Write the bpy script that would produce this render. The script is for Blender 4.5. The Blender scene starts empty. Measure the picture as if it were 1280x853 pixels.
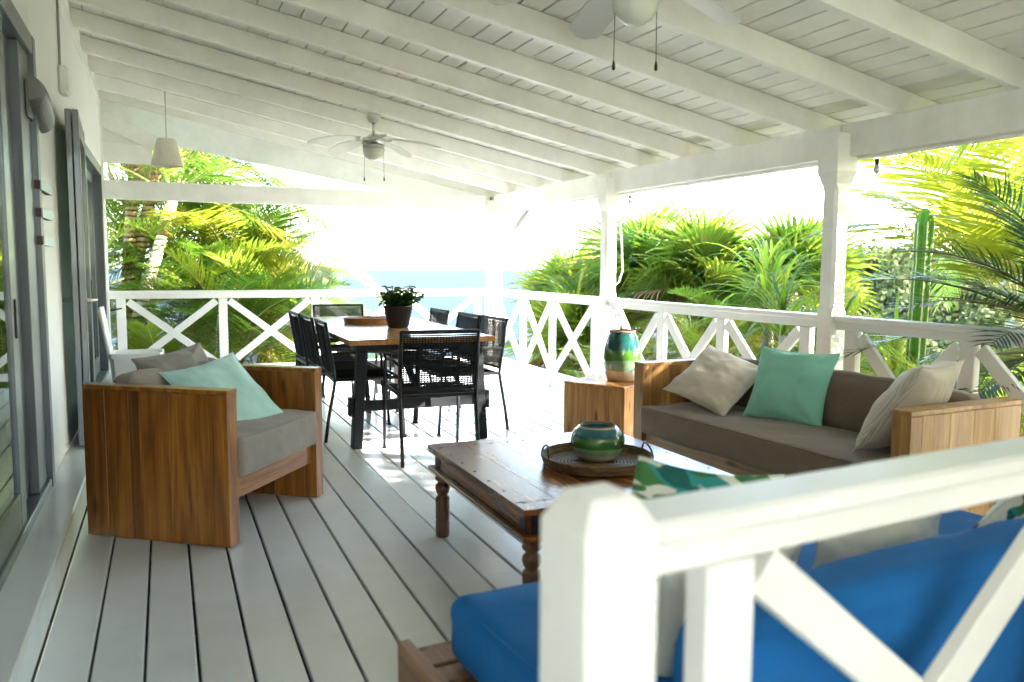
import bpy, bmesh, math, random
from mathutils import Vector, Matrix, noise

random.seed(11)
sc = bpy.context.scene
col = sc.collection
rad = math.radians

# ------------------------------------------------------------------ camera
cam_d = bpy.data.cameras.new('camera')
cam = bpy.data.objects.new('camera', cam_d)
col.objects.link(cam)
sc.camera = cam
YAW, PITCH, ROLL = rad(23.1075), rad(5.3349), rad(-0.3257)
fw = Vector((math.sin(YAW) * math.cos(PITCH), math.cos(YAW) * math.cos(PITCH), -math.sin(PITCH)))
rt = Vector((math.cos(YAW), -math.sin(YAW), 0))
dn = fw.cross(rt)
r2 = math.cos(ROLL) * rt + math.sin(ROLL) * dn
d2 = -math.sin(ROLL) * rt + math.cos(ROLL) * dn
mw = Matrix((r2, -d2, -fw)).transposed().to_4x4()
mw.translation = Vector((0, 0, 1.3))
cam.matrix_world = mw
cam_d.sensor_width = 36.0
cam_d.lens = 28.59
cam_d.clip_start = 0.05
cam_d.clip_end = 60000
cam_d.dof.use_dof = True
cam_d.dof.focus_distance = 5.0
cam_d.dof.aperture_fstop = 2.3

# ------------------------------------------------------------------ world and sun
SUN_EL, SUN_AZ = rad(30), rad(121)          # azimuth clockwise from +Y
world = bpy.data.worlds.new('World')
sc.world = world
world.use_nodes = True
wn = world.node_tree.nodes
wl = world.node_tree.links
sky = wn.new('ShaderNodeTexSky')
sky.sky_type = 'NISHITA'
sky.sun_disc = False
sky.sun_elevation = SUN_EL
sky.sun_rotation = SUN_AZ
sky.altitude = 100
sky.air_density = 1.0
sky.dust_density = 1.2
sky.ozone_density = 1.0
# the horizon band of the sky goes on a little below eye level, as far as the sea horizon
tc = wn.new('ShaderNodeTexCoord')
sx = wn.new('ShaderNodeSeparateXYZ')
mx = wn.new('ShaderNodeMath'); mx.operation = 'MAXIMUM'; mx.inputs[1].default_value = 0.05
cx = wn.new('ShaderNodeCombineXYZ')
wl.new(tc.outputs['Generated'], sx.inputs[0])
wl.new(sx.outputs['X'], cx.inputs['X']); wl.new(sx.outputs['Y'], cx.inputs['Y'])
wl.new(sx.outputs['Z'], mx.inputs[0]); wl.new(mx.outputs[0], cx.inputs['Z'])
wl.new(cx.outputs[0], sky.inputs['Vector'])
bg = wn['Background']
bg.inputs['Strength'].default_value = 0.115
wl.new(sky.outputs[0], bg.inputs['Color'])

sun_d = bpy.data.lights.new('sun', 'SUN')
sun = bpy.data.objects.new('sun', sun_d)
col.objects.link(sun)
sun_d.energy = 3.1
sun_d.angle = rad(0.5)
sun_d.color = (1.0, 0.94, 0.84)
sd = Vector((math.sin(SUN_AZ) * math.cos(SUN_EL), math.cos(SUN_AZ) * math.cos(SUN_EL), math.sin(SUN_EL)))
sun.rotation_euler = sd.to_track_quat('Z', 'Y').to_euler()

sc.view_settings.view_transform = 'Standard'
sc.view_settings.look = 'None'
sc.view_settings.gamma = 1.0
sc.view_settings.exposure = 4.64
sc.view_settings.use_curve_mapping = False
sc.render.engine = 'CYCLES'
cy = sc.cycles
cy.use_denoising = True
cy.max_bounces = 9
cy.diffuse_bounces = 6
cy.glossy_bounces = 4
cy.transmission_bounces = 5
cy.transparent_max_bounces = 6
cy.sample_clamp_indirect = 8.0
cy.caustics_reflective = False
cy.caustics_refractive = False

# ------------------------------------------------------------------ materials
def new_mat(name):
    m = bpy.data.materials.new(name)
    m.use_nodes = True
    nt = m.node_tree
    b = nt.nodes['Principled BSDF']
    return m, nt, b

def nd(nt, typ, **kw):
    n = nt.nodes.new(typ)
    for k, v in kw.items():
        if k in ('operation', 'blend_type', 'data_type', 'wave_type', 'bands_direction', 'feature', 'noise_dimensions', 'distance', 'interpolation'):
            setattr(n, k, v)
        else:
            n.inputs[k].default_value = v
    return n

def ramp(nt, stops, interp='LINEAR'):
    r = nt.nodes.new('ShaderNodeValToRGB')
    e = r.color_ramp.elements
    r.color_ramp.interpolation = interp
    while len(e) < len(stops):
        e.new(0.5)
    for i, (p, c) in enumerate(stops):
        e[i].position = p
        e[i].color = (c[0], c[1], c[2], 1)
    return r

def coords(nt, scale=(1, 1, 1), rnd=True, kind='Object'):
    t = nt.nodes.new('ShaderNodeTexCoord')
    mp = nt.nodes.new('ShaderNodeMapping')
    mp.inputs['Scale'].default_value = scale
    nt.links.new(t.outputs[kind], mp.inputs['Vector'])
    if rnd:
        oi = nt.nodes.new('ShaderNodeObjectInfo')
        m = nd(nt, 'ShaderNodeMath', operation='MULTIPLY')
        m.inputs[1].default_value = 37.0
        nt.links.new(oi.outputs['Random'], m.inputs[0])
        nt.links.new(m.outputs[0], mp.inputs['Location'])
        return mp.outputs[0], oi
    return mp.outputs[0], None

def bump(nt, b, height, strength=0.3, dist=0.002):
    bp = nt.nodes.new('ShaderNodeBump')
    bp.inputs['Strength'].default_value = strength
    bp.inputs['Distance'].default_value = dist
    nt.links.new(height, bp.inputs['Height'])
    nt.links.new(bp.outputs[0], b.inputs['Normal'])

def paint(name, c1, c2, rough=0.4, axis=None, bumpd=0.0015, tone=0.06, dirt=0.0):
    m, nt, b = new_mat(name)
    sc_ = {'x': (0.8, 18, 18), 'y': (18, 0.8, 18), 'z': (18, 18, 0.8), None: (6, 6, 6)}[axis]
    v, oi = coords(nt, sc_)
    n1 = nd(nt, 'ShaderNodeTexNoise', Scale=1.0, Detail=6.0, Roughness=0.6)
    nt.links.new(v, n1.inputs['Vector'])
    v2, _ = coords(nt, (1, 1, 1))
    n2 = nd(nt, 'ShaderNodeTexNoise', Scale=2.2, Detail=5.0, Roughness=0.65)
    nt.links.new(v2, n2.inputs['Vector'])
    r = ramp(nt, [(0.3, c2), (0.62, c1)])
    nt.links.new(n2.outputs['Fac'], r.inputs[0])
    colr = r.outputs[0]
    if dirt > 0:
        n3 = nd(nt, 'ShaderNodeTexNoise', Scale=9.0, Detail=8.0, Roughness=0.75)
        nt.links.new(v2, n3.inputs['Vector'])
        rr = ramp(nt, [(0.60, (0, 0, 0)), (0.78, (1, 1, 1))])
        nt.links.new(n3.outputs['Fac'], rr.inputs[0])
        mu = nd(nt, 'ShaderNodeMath', operation='MULTIPLY'); mu.inputs[1].default_value = dirt
        nt.links.new(rr.outputs[0], mu.inputs[0])
        mixd = nd(nt, 'ShaderNodeMix', data_type='RGBA')
        nt.links.new(mu.outputs[0], mixd.inputs['Factor'])
        nt.links.new(colr, mixd.inputs[6])
        mixd.inputs[7].default_value = (c2[0] * 0.5, c2[1] * 0.47, c2[2] * 0.38, 1)
        colr = mixd.outputs[2]
    hv = nd(nt, 'ShaderNodeHueSaturation')
    mr = nd(nt, 'ShaderNodeMapRange'); mr.inputs['To Min'].default_value = 1 - tone; mr.inputs['To Max'].default_value = 1 + tone * 0.3
    nt.links.new(oi.outputs['Random'], mr.inputs['Value'])
    nt.links.new(mr.outputs[0], hv.inputs['Value'])
    nt.links.new(colr, hv.inputs['Color'])
    nt.links.new(hv.outputs[0], b.inputs['Base Color'])
    rg = nd(nt, 'ShaderNodeMapRange'); rg.inputs['To Min'].default_value = rough * 0.8; rg.inputs['To Max'].default_value = rough * 1.35
    nt.links.new(n2.outputs['Fac'], rg.inputs['Value'])
    nt.links.new(rg.outputs[0], b.inputs['Roughness'])
    bump(nt, b, n1.outputs['Fac'], 0.35, bumpd)
    return m

def wood(name, dark, mid, light, axis='z', rough=0.38, tone=0.25, knots=True, grain=1.0, coat=0.0):
    m, nt, b = new_mat(name)
    k = 14 * grain
    s1 = {'x': (1.1, k, k), 'y': (k, 1.1, k), 'z': (k, k, 1.1)}[axis]
    v, oi = coords(nt, s1)
    n1 = nd(nt, 'ShaderNodeTexNoise', Scale=1.0, Detail=8.0, Roughness=0.62, Distortion=1.3)
    nt.links.new(v, n1.inputs['Vector'])
    r = ramp(nt, [(0.28, dark), (0.5, mid), (0.72, light)])
    nt.links.new(n1.outputs['Fac'], r.inputs[0])
    s2 = {'x': (2.5, 90, 90), 'y': (90, 2.5, 90), 'z': (90, 90, 2.5)}[axis]
    v2, _ = coords(nt, s2)
    n2 = nd(nt, 'ShaderNodeTexNoise', Scale=1.0, Detail=4.0, Roughness=0.7)
    nt.links.new(v2, n2.inputs['Vector'])
    r2_ = ramp(nt, [(0.35, (0.62, 0.58, 0.55)), (0.6, (1, 1, 1))])
    nt.links.new(n2.outputs['Fac'], r2_.inputs[0])
    mxx = nd(nt, 'ShaderNodeMix', data_type='RGBA', blend_type='MULTIPLY')
    mxx.inputs['Factor'].default_value = 0.7
    nt.links.new(r.outputs[0], mxx.inputs[6]); nt.links.new(r2_.outputs[0], mxx.inputs[7])
    out = mxx.outputs[2]
    if knots:
        s3 = {'x': (2.2, 7, 7), 'y': (7, 2.2, 7), 'z': (7, 7, 2.2)}[axis]
        v3, _ = coords(nt, s3)
        vo = nd(nt, 'ShaderNodeTexVoronoi', Scale=1.0)
        nt.links.new(v3, vo.inputs['Vector'])
        r3 = ramp(nt, [(0.05, (0.22, 0.16, 0.12)), (0.14, (1, 1, 1))])
        nt.links.new(vo.outputs['Distance'], r3.inputs[0])
        m3 = nd(nt, 'ShaderNodeMix', data_type='RGBA', blend_type='MULTIPLY')
        m3.inputs['Factor'].default_value = 0.85
        nt.links.new(out, m3.inputs[6]); nt.links.new(r3.outputs[0], m3.inputs[7])
        out = m3.outputs[2]
    hv = nd(nt, 'ShaderNodeHueSaturation')
    mr = nd(nt, 'ShaderNodeMapRange'); mr.inputs['To Min'].default_value = 1 - tone; mr.inputs['To Max'].default_value = 1 + tone
    nt.links.new(oi.outputs['Random'], mr.inputs['Value'])
    nt.links.new(mr.outputs[0], hv.inputs['Value'])
    nt.links.new(out, hv.inputs['Color'])
    nt.links.new(hv.outputs[0], b.inputs['Base Color'])
    b.inputs['Roughness'].default_value = rough
    b.inputs['Coat Weight'].default_value = coat
    b.inputs['Coat Roughness'].default_value = 0.12
    bump(nt, b, n2.outputs['Fac'], 0.25, 0.0012)
    return m

def fabric(name, c, rough=0.9, scale=420, var=0.12, stripe=None, sheen=0.25, wrinkle=0.5):
    m, nt, b = new_mat(name)
    v, oi = coords(nt, (1, 1, 1))
    n1 = nd(nt, 'ShaderNodeTexNoise', Scale=3.0, Detail=5.0, Roughness=0.6)
    nt.links.new(v, n1.inputs['Vector'])
    r = ramp(nt, [(0.3, [x * (1 - var) for x in c]), (0.7, [min(1, x * (1 + var)) for x in c])])
    nt.links.new(n1.outputs['Fac'], r.inputs[0])
    out = r.outputs[0]
    if stripe:
        w = nd(nt, 'ShaderNodeTexWave', wave_type='BANDS', bands_direction='X', Scale=stripe, Distortion=0.6)
        w.inputs['Detail'].default_value = 2
        nt.links.new(v, w.inputs['Vector'])
        mm = nd(nt, 'ShaderNodeMix', data_type='RGBA', blend_type='MULTIPLY')
        mm.inputs['Factor'].default_value = 0.28
        nt.links.new(out, mm.inputs[6]); nt.links.new(w.outputs['Color'], mm.inputs[7])
        out = mm.outputs[2]
    nt.links.new(out, b.inputs['Base Color'])
    b.inputs['Roughness'].default_value = rough
    b.inputs['Sheen Weight'].default_value = sheen
    n2 = nd(nt, 'ShaderNodeTexNoise', Scale=scale, Detail=2.0)
    nt.links.new(v, n2.inputs['Vector'])
    n3 = nd(nt, 'ShaderNodeTexNoise', Scale=14.0, Detail=3.0, Distortion=0.8)
    nt.links.new(v, n3.inputs['Vector'])
    ad = nd(nt, 'ShaderNodeMath', operation='MULTIPLY_ADD'); ad.inputs[1].default_value = 0.15
    nt.links.new(n2.outputs['Fac'], ad.inputs[0])
    nt.links.new(n3.outputs['Fac'], ad.inputs[2])
    bump(nt, b, ad.outputs[0], wrinkle, 0.006)
    return m

def plain(name, c, rough=0.5, metal=0.0, noise_amt=0.1, scale=8.0, coat=0.0, bumps=0.15, spec=None):
    m, nt, b = new_mat(name)
    v, oi = coords(nt, (1, 1, 1))
    n1 = nd(nt, 'ShaderNodeTexNoise', Scale=scale, Detail=5.0, Roughness=0.65)
    nt.links.new(v, n1.inputs['Vector'])
    r = ramp(nt, [(0.3, [x * (1 - noise_amt) for x in c]), (0.7, [min(1, x * (1 + noise_amt)) for x in c])])
    nt.links.new(n1.outputs['Fac'], r.inputs[0])
    nt.links.new(r.outputs[0], b.inputs['Base Color'])
    b.inputs['Roughness'].default_value = rough
    b.inputs['Metallic'].default_value = metal
    b.inputs['Coat Weight'].default_value = coat
    if spec is not None:
        b.inputs['Specular IOR Level'].default_value = spec
    bump(nt, b, n1.outputs['Fac'], bumps, 0.002)
    return m

def leaf_mat(name, c_dark, c_light, trans, tone=0.25, rough=0.42, tmix=0.58, scale=2.0, brown=(0.34, 0.24, 0.06)):
    m, nt, b = new_mat(name)
    v, oi = coords(nt, (1, 1, 1))
    n1 = nd(nt, 'ShaderNodeTexNoise', Scale=scale, Detail=4.0, Roughness=0.6)
    nt.links.new(v, n1.inputs['Vector'])
    r = ramp(nt, [(0.3, c_dark), (0.68, c_light)])
    nt.links.new(n1.outputs['Fac'], r.inputs[0])
    r2 = ramp(nt, [(0.3, [x * 0.75 for x in trans]), (0.68, trans)])
    nt.links.new(n1.outputs['Fac'], r2.inputs[0])
    mr = nd(nt, 'ShaderNodeMapRange'); mr.inputs['To Min'].default_value = 1 - tone; mr.inputs['To Max'].default_value = 1 + tone
    nt.links.new(oi.outputs['Random'], mr.inputs['Value'])
    hue = nd(nt, 'ShaderNodeMapRange'); hue.inputs['To Min'].default_value = 0.52; hue.inputs['To Max'].default_value = 0.475
    nt.links.new(oi.outputs['Random'], hue.inputs['Value'])
    nb_ = nd(nt, 'ShaderNodeTexNoise', Scale=scale * 2.3, Detail=3.0, Roughness=0.7)
    nt.links.new(v, nb_.inputs['Vector'])
    mb_ = ramp(nt, [(0.60, (0, 0, 0)), (0.70, (1, 1, 1))])
    nt.links.new(nb_.outputs['Fac'], mb_.inputs[0])
    outs = []
    for rr in (r, r2):
        bm2 = nd(nt, 'ShaderNodeMix', data_type='RGBA')
        nt.links.new(mb_.outputs[0], bm2.inputs['Factor'])
        nt.links.new(rr.outputs[0], bm2.inputs[6])
        bm2.inputs[7].default_value = (brown[0], brown[1], brown[2], 1)
        rr = bm2
        hv = nd(nt, 'ShaderNodeHueSaturation')
        nt.links.new(mr.outputs[0], hv.inputs['Value']); nt.links.new(hue.outputs[0], hv.inputs['Hue'])
        nt.links.new(rr.outputs[2], hv.inputs['Color'])
        outs.append(hv.outputs[0])
    nt.links.new(outs[0], b.inputs['Base Color'])
    b.inputs['Roughness'].default_value = rough
    tr = nt.nodes.new('ShaderNodeBsdfTranslucent')
    nt.links.new(outs[1], tr.inputs['Color'])
    mix = nt.nodes.new('ShaderNodeMixShader')
    mix.inputs[0].default_value = tmix
    nt.links.new(b.outputs[0], mix.inputs[1]); nt.links.new(tr.outputs[0], mix.inputs[2])
    nt.links.new(mix.outputs[0], nt.nodes['Material Output'].inputs['Surface'])
    return m

WHITE = (0.86, 0.85, 0.81)
WHITE2 = (0.72, 0.71, 0.67)
M = {}
M['deck'] = paint('deck_paint', (0.76, 0.79, 0.775), (0.68, 0.71, 0.695), 0.20, 'y', 0.0012, 0.07, 0.25)
M['white_x'] = paint('white_wood_x', WHITE, WHITE2, 0.42, 'x', 0.001, 0.03, 0.08)
M['white_y'] = paint('white_wood_y', WHITE, WHITE2, 0.42, 'y', 0.001, 0.04, 0.08)
M['white_z'] = paint('white_wood_z', WHITE, WHITE2, 0.42, 'z', 0.001, 0.03, 0.10)
M['rail_white'] = paint('rail_white', (0.82, 0.82, 0.81), (0.72, 0.72, 0.69), 0.36, 'x', 0.001, 0.03, 0.32)
M['wall'] = paint('wall_paint', (0.86, 0.86, 0.84), (0.82, 0.82, 0.80), 0.6, None, 0.0015, 0.0)
M['metal_grey'] = plain('grey_aluminium', (0.085, 0.105, 0.115), 0.32, 0.0, 0.06, 3.0, 0.2, 0.03)
M['metal_mid'] = plain('grey_aluminium_face', (0.125, 0.145, 0.155), 0.35, 0.0, 0.06, 3.0, 0.2, 0.03)
M['chrome'] = plain('steel', (0.6, 0.6, 0.58), 0.22, 1.0, 0.05)
M['fan_white'] = plain('fan_white', (0.55, 0.56, 0.51), 0.35, 0.0, 0.03)
M['acacia'] = wood('acacia_plank', (0.095, 0.028, 0.004), (0.26, 0.092, 0.014), (0.43, 0.18, 0.03), 'z', 0.30, 0.32, True, 1.0, 0.15)
M['acacia_x'] = wood('acacia_plank_long', (0.13, 0.042, 0.008), (0.29, 0.105, 0.02), (0.42, 0.18, 0.04), 'x', 0.30, 0.2, True, 1.0, 0.2)
M['pine'] = wood('light_wood', (0.28, 0.125, 0.035), (0.47, 0.25, 0.08), (0.60, 0.36, 0.14), 'z', 0.36, 0.22, True, 0.9, 0.1)
M['pine_x'] = wood('light_wood_long', (0.26, 0.13, 0.045), (0.44, 0.25, 0.10), (0.58, 0.36, 0.16), 'x', 0.30, 0.16, True, 0.9, 0.25)
M['stump'] = wood('block_wood', (0.17, 0.06, 0.010), (0.40, 0.18, 0.035), (0.54, 0.28, 0.07), 'z', 0.42, 0.1, True, 0.7, 0.1)
M['rosewood'] = wood('dark_table_wood', (0.085, 0.023, 0.005), (0.23, 0.074, 0.017), (0.37, 0.145, 0.04), 'y', 0.26, 0.12, True, 0.6, 0.25)
M['rosewood_z'] = wood('dark_table_wood_leg', (0.05, 0.017, 0.007), (0.13, 0.048, 0.018), (0.20, 0.085, 0.03), 'z', 0.28, 0.12, False, 0.8, 0.35)
M['tabletop'] = wood('dining_top_wood', (0.28, 0.11, 0.03), (0.46, 0.21, 0.07), (0.60, 0.33, 0.13), 'y', 0.26, 0.22, False, 0.9, 0.3)
M['lounge_wood'] = wood('lounge_wood', (0.13, 0.06, 0.028), (0.25, 0.13, 0.065), (0.36, 0.21, 0.11), 'y', 0.5, 0.15, True, 0.8)
M['tray_wood'] = wood('tray_wood', (0.18, 0.07, 0.02), (0.34, 0.15, 0.05), (0.46, 0.24, 0.09), 'x', 0.35, 0.1, False)
M['black'] = plain('black_coated_steel', (0.009, 0.011, 0.012), 0.45, 0.0, 0.15, 20, 0.0, 0.15, 0.3)
M['cord'] = plain('black_cord', (0.011, 0.013, 0.014), 0.7, 0.0, 0.2, 60, 0.0, 0.15, 0.2)
M['black_wood'] = plain('black_painted_wood', (0.008, 0.010, 0.012), 0.5, 0.0, 0.2, 12, 0.0, 0.15, 0.25)
M['iron'] = plain('dark_iron', (0.035, 0.030, 0.028), 0.45, 0.6, 0.3, 30)
M['taupe'] = fabric('taupe_canvas', (0.20, 0.145, 0.105), 0.95, 380, 0.14)
M['greyseat'] = fabric('grey_canvas', (0.26, 0.218, 0.19), 0.95, 380, 0.12)
M['greypillow'] = fabric('grey_ribbed', (0.30, 0.275, 0.245), 0.95, 380, 0.08, 60)
M['aqua'] = fabric('aqua_cotton', (0.46, 0.74, 0.71), 0.9, 500, 0.07)
M['mint'] = fabric('mint_cotton', (0.27, 0.63, 0.48), 0.9, 500, 0.07)
M['cream'] = fabric('cream_linen', (0.66, 0.585, 0.485), 0.95, 420, 0.07)
M['cream_rib'] = fabric('cream_ribbed', (0.68, 0.61, 0.51), 0.95, 420, 0.07, 55)
M['blue'] = fabric('blue_canvas', (0.001, 0.12, 0.38), 0.9, 520, 0.11, None, 0.0, 0.5)
M['whitepillow'] = fabric('white_cotton', (0.62, 0.62, 0.56), 0.95, 420, 0.05)
M['plastic'] = plain('white_plastic', (0.80, 0.80, 0.78), 0.35, 0.0, 0.03)
M['pvc'] = plain('white_pipe', (0.30, 0.30, 0.29), 0.4, 0.0, 0.05)
M['lampgrey'] = plain('grey_lamp', (0.12, 0.12, 0.11), 0.4, 0.0, 0.1)
M['lampglass'] = plain('lamp_glass', (0.45, 0.46, 0.43), 0.25, 0.0, 0.1, 40)
M['bowl'] = plain('frosted_bowl', (0.62, 0.64, 0.56), 0.3, 0.0, 0.03, 4, 0.3)
M['shade'] = fabric('pleated_shade', (0.72, 0.69, 0.60), 0.9, 200, 0.05)
M['wicker'] = wood('wicker', (0.07, 0.035, 0.014), (0.17, 0.095, 0.042), (0.30, 0.19, 0.09), 'x', 0.6, 0.1, False, 3.0)
M['pot'] = plain('dark_grey_pot', (0.009, 0.013, 0.018), 0.42, 0.0, 0.1)
M['soil'] = plain('soil', (0.035, 0.024, 0.016), 0.95, 0.0, 0.4, 60, 0, 0.8)
M['blockred'] = plain('dark_red_wood', (0.09, 0.025, 0.018), 0.6, 0.0, 0.2)
M['blockpale'] = plain('pale_blue_paint', (0.50, 0.66, 0.68), 0.45, 0.0, 0.04)
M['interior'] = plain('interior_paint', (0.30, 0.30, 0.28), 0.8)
M['curtain'] = fabric('curtain', (0.50, 0.50, 0.47), 0.95, 200, 0.1)
M['bulbglass'] = plain('clear_bulb', (0.55, 0.56, 0.60), 0.08, 0.3, 0.1)
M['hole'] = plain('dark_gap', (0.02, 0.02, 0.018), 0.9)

def glass_mat():
    m, nt, b = new_mat('window_glass')
    b.inputs['Base Color'].default_value = (0.86, 0.92, 0.90, 1)
    b.inputs['Roughness'].default_value = 0.0
    gl = nt.nodes.new('ShaderNodeBsdfGlossy'); gl.inputs['Roughness'].default_value = 0.01
    gl.inputs['Color'].default_value = (0.95, 1, 1, 1)
    tp = nt.nodes.new('ShaderNodeBsdfTransparent'); tp.inputs['Color'].default_value = (0.62, 0.70, 0.68, 1)
    fr = nt.nodes.new('ShaderNodeFresnel'); fr.inputs['IOR'].default_value = 1.9
    mix = nt.nodes.new('ShaderNodeMixShader')
    nt.links.new(fr.outputs[0], mix.inputs[0])
    nt.links.new(tp.outputs[0], mix.inputs[1]); nt.links.new(gl.outputs[0], mix.inputs[2])
    nt.links.new(mix.outputs[0], nt.nodes['Material Output'].inputs['Surface'])
    return m
M['glass'] = glass_mat()

def glaze_mat(name, stops, z0, z1):
    m, nt, b = new_mat(name)
    t = nt.nodes.new('ShaderNodeTexCoord')
    s = nt.nodes.new('ShaderNodeSeparateXYZ')
    nt.links.new(t.outputs['Object'], s.inputs[0])
    n = nd(nt, 'ShaderNodeTexNoise', Scale=7.0, Detail=3.0)
    nt.links.new(t.outputs['Object'], n.inputs['Vector'])
    mr = nd(nt, 'ShaderNodeMapRange')
    mr.inputs['From Min'].default_value = z0; mr.inputs['From Max'].default_value = z1
    nt.links.new(s.outputs['Z'], mr.inputs['Value'])
    ma = nd(nt, 'ShaderNodeMath', operation='MULTIPLY_ADD'); ma.inputs[1].default_value = 0.10
    nt.links.new(n.outputs['Fac'], ma.inputs[0]); nt.links.new(mr.outputs[0], ma.inputs[2])
    r = ramp(nt, stops)
    nt.links.new(ma.outputs[0], r.inputs[0])
    n2 = nd(nt, 'ShaderNodeTexNoise', Scale=30.0, Detail=4.0)
    nt.links.new(t.outputs['Object'], n2.inputs['Vector'])
    rr = ramp(nt, [(0.3, (0.78, 0.78, 0.78)), (0.7, (1.1, 1.1, 1.1))])
    nt.links.new(n2.outputs['Fac'], rr.inputs[0])
    mm = nd(nt, 'ShaderNodeMix', data_type='RGBA', blend_type='MULTIPLY'); mm.inputs['Factor'].default_value = 0.8
    nt.links.new(r.outputs[0], mm.inputs[6]); nt.links.new(rr.outputs[0], mm.inputs[7])
    nt.links.new(mm.outputs[2], b.inputs['Base Color'])
    b.inputs['Roughness'].default_value = 0.10
    b.inputs['Coat Weight'].default_value = 0.6
    b.inputs['Coat Roughness'].default_value = 0.03
    return m
TEAL, GRN, PGRN, BEI = (0.012, 0.065, 0.085), (0.045, 0.135, 0.015), (0.20, 0.33, 0.20), (0.60, 0.51, 0.40)
M['glaze_tall'] = glaze_mat('glazed_bands_tall', [(0.0, BEI), (0.25, BEI), (0.28, PGRN), (0.46, (0.13, 0.23, 0.12)), (0.49, GRN), (0.66, GRN), (0.70, (0.01, 0.06, 0.05)), (0.8, (0.01, 0.065, 0.06)), (1.0, (0.012, 0.09, 0.075))], 0, 0.365)
M['glaze_round'] = glaze_mat('glazed_bands_round', [(0.0, BEI), (0.22, BEI), (0.30, PGRN), (0.44, PGRN), (0.48, GRN), (0.74, GRN), (0.79, (0.015, 0.13, 0.17)), (0.97, (0.03, 0.17, 0.20)), (1.02, BEI)], 0, 0.165)
M['clay'] = plain('bare_clay', (0.17, 0.105, 0.065), 0.7)

def tropical_mat():
    m, nt, b = new_mat('tropical_print')
    v, oi = coords(nt, (1, 1, 1))
    mp = nt.nodes.new('ShaderNodeMapping'); mp.inputs['Scale'].default_value = (7.0, 19.0, 7.0); mp.inputs['Rotation'].default_value = (0, 0, 0.7)
    nt.links.new(v, mp.inputs[0])
    n1 = nd(nt, 'ShaderNodeTexNoise', Scale=1.0, Detail=0.5, Distortion=1.5)
    nt.links.new(mp.outputs[0], n1.inputs['Vector'])
    mp2 = nt.nodes.new('ShaderNodeMapping'); mp2.inputs['Scale'].default_value = (9.0, 9.0, 9.0); mp2.inputs['Location'].default_value = (5, 3, 1)
    nt.links.new(v, mp2.inputs[0])
    n2 = nd(nt, 'ShaderNodeTexNoise', Scale=1.0, Detail=0.0)
    nt.links.new(mp2.outputs[0], n2.inputs['Vector'])
    cols = ramp(nt, [(0.0, (0.16, 0.03, 0.15)), (0.33, (0.16, 0.03, 0.15)), (0.35, (0.005, 0.10, 0.09)), (0.5, (0.005, 0.10, 0.09)), (0.51, (0.02, 0.26, 0.26)), (0.57, (0.02, 0.26, 0.26)), (0.58, (0.05, 0.17, 0.05)), (1, (0.05, 0.17, 0.05))])
    nt.links.new(n2.outputs['Fac'], cols.inputs[0])
    mask = ramp(nt, [(0.47, (0, 0, 0)), (0.49, (1, 1, 1))])
    nt.links.new(n1.outputs['Fac'], mask.inputs[0])
    mx_ = nd(nt, 'ShaderNodeMix', data_type='RGBA')
    nt.links.new(mask.outputs[0], mx_.inputs['Factor'])
    mx_.inputs[6].default_value = (0.66, 0.68, 0.60, 1)
    nt.links.new(cols.outputs[0], mx_.inputs[7])
    nt.links.new(mx_.outputs[2], b.inputs['Base Color'])
    b.inputs['Roughness'].default_value = 0.9
    return m
M['tropical'] = tropical_mat()

M['palm_yellow'] = leaf_mat('palm_leaf_yellow', (0.055, 0.10, 0.010), (0.13, 0.155, 0.014), (0.30, 0.35, 0.025), 0.25)  # yellow-green palm leaf colour
M['palm_green'] = leaf_mat('palm_leaf_green', (0.026, 0.075, 0.012), (0.075, 0.135, 0.016), (0.17, 0.31, 0.028), 0.3)
M['palm_dark'] = leaf_mat('palm_leaf_dark', (0.012, 0.042, 0.018), (0.028, 0.075, 0.028), (0.05, 0.14, 0.03), 0.25, 0.35, 0.25)
M['fan_leaf'] = leaf_mat('fan_palm_leaf', (0.055, 0.105, 0.012), (0.13, 0.175, 0.017), (0.31, 0.39, 0.03), 0.22)
M['strap'] = leaf_mat('strap_leaf', (0.05, 0.105, 0.012), (0.13, 0.18, 0.016), (0.30, 0.41, 0.03), 0.3, 0.35)
M['shrub'] = leaf_mat('shrub_leaf', (0.045, 0.085, 0.014), (0.12, 0.15, 0.02), (0.28, 0.35, 0.03), 0.35)
M['shrub_yellow'] = leaf_mat('shrub_leaf_yellow', (0.12, 0.13, 0.018), (0.24, 0.20, 0.02), (0.48, 0.42, 0.04), 0.25)
M['basil'] = leaf_mat('herb_leaf', (0.020, 0.065, 0.010), (0.05, 0.13, 0.018), (0.08, 0.22, 0.02), 0.15, 0.35, 0.3, 20, (0.05, 0.13, 0.018))
M['hill_leaf'] = leaf_mat('hill_leaf', (0.028, 0.048, 0.014), (0.095, 0.11, 0.022), (0.13, 0.15, 0.03), 0.4, 0.95, 0.15, 0.12, (0.20, 0.17, 0.06))
M['rachis'] = plain('leaf_stalk', (0.42, 0.38, 0.12), 0.5, 0, 0.2)
M['rachis_dark'] = plain('leaf_stalk_dark', (0.10, 0.075, 0.025), 0.5, 0, 0.2)
M['twig'] = plain('grey_twig', (0.24, 0.21, 0.17), 0.8, 0, 0.3, 20)
M['deadleaf'] = plain('dead_leaf', (0.35, 0.19, 0.09), 0.8, 0, 0.35, 5)
M['flower'] = plain('pink_flower', (0.55, 0.12, 0.13), 0.7, 0, 0.3, 20)

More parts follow.
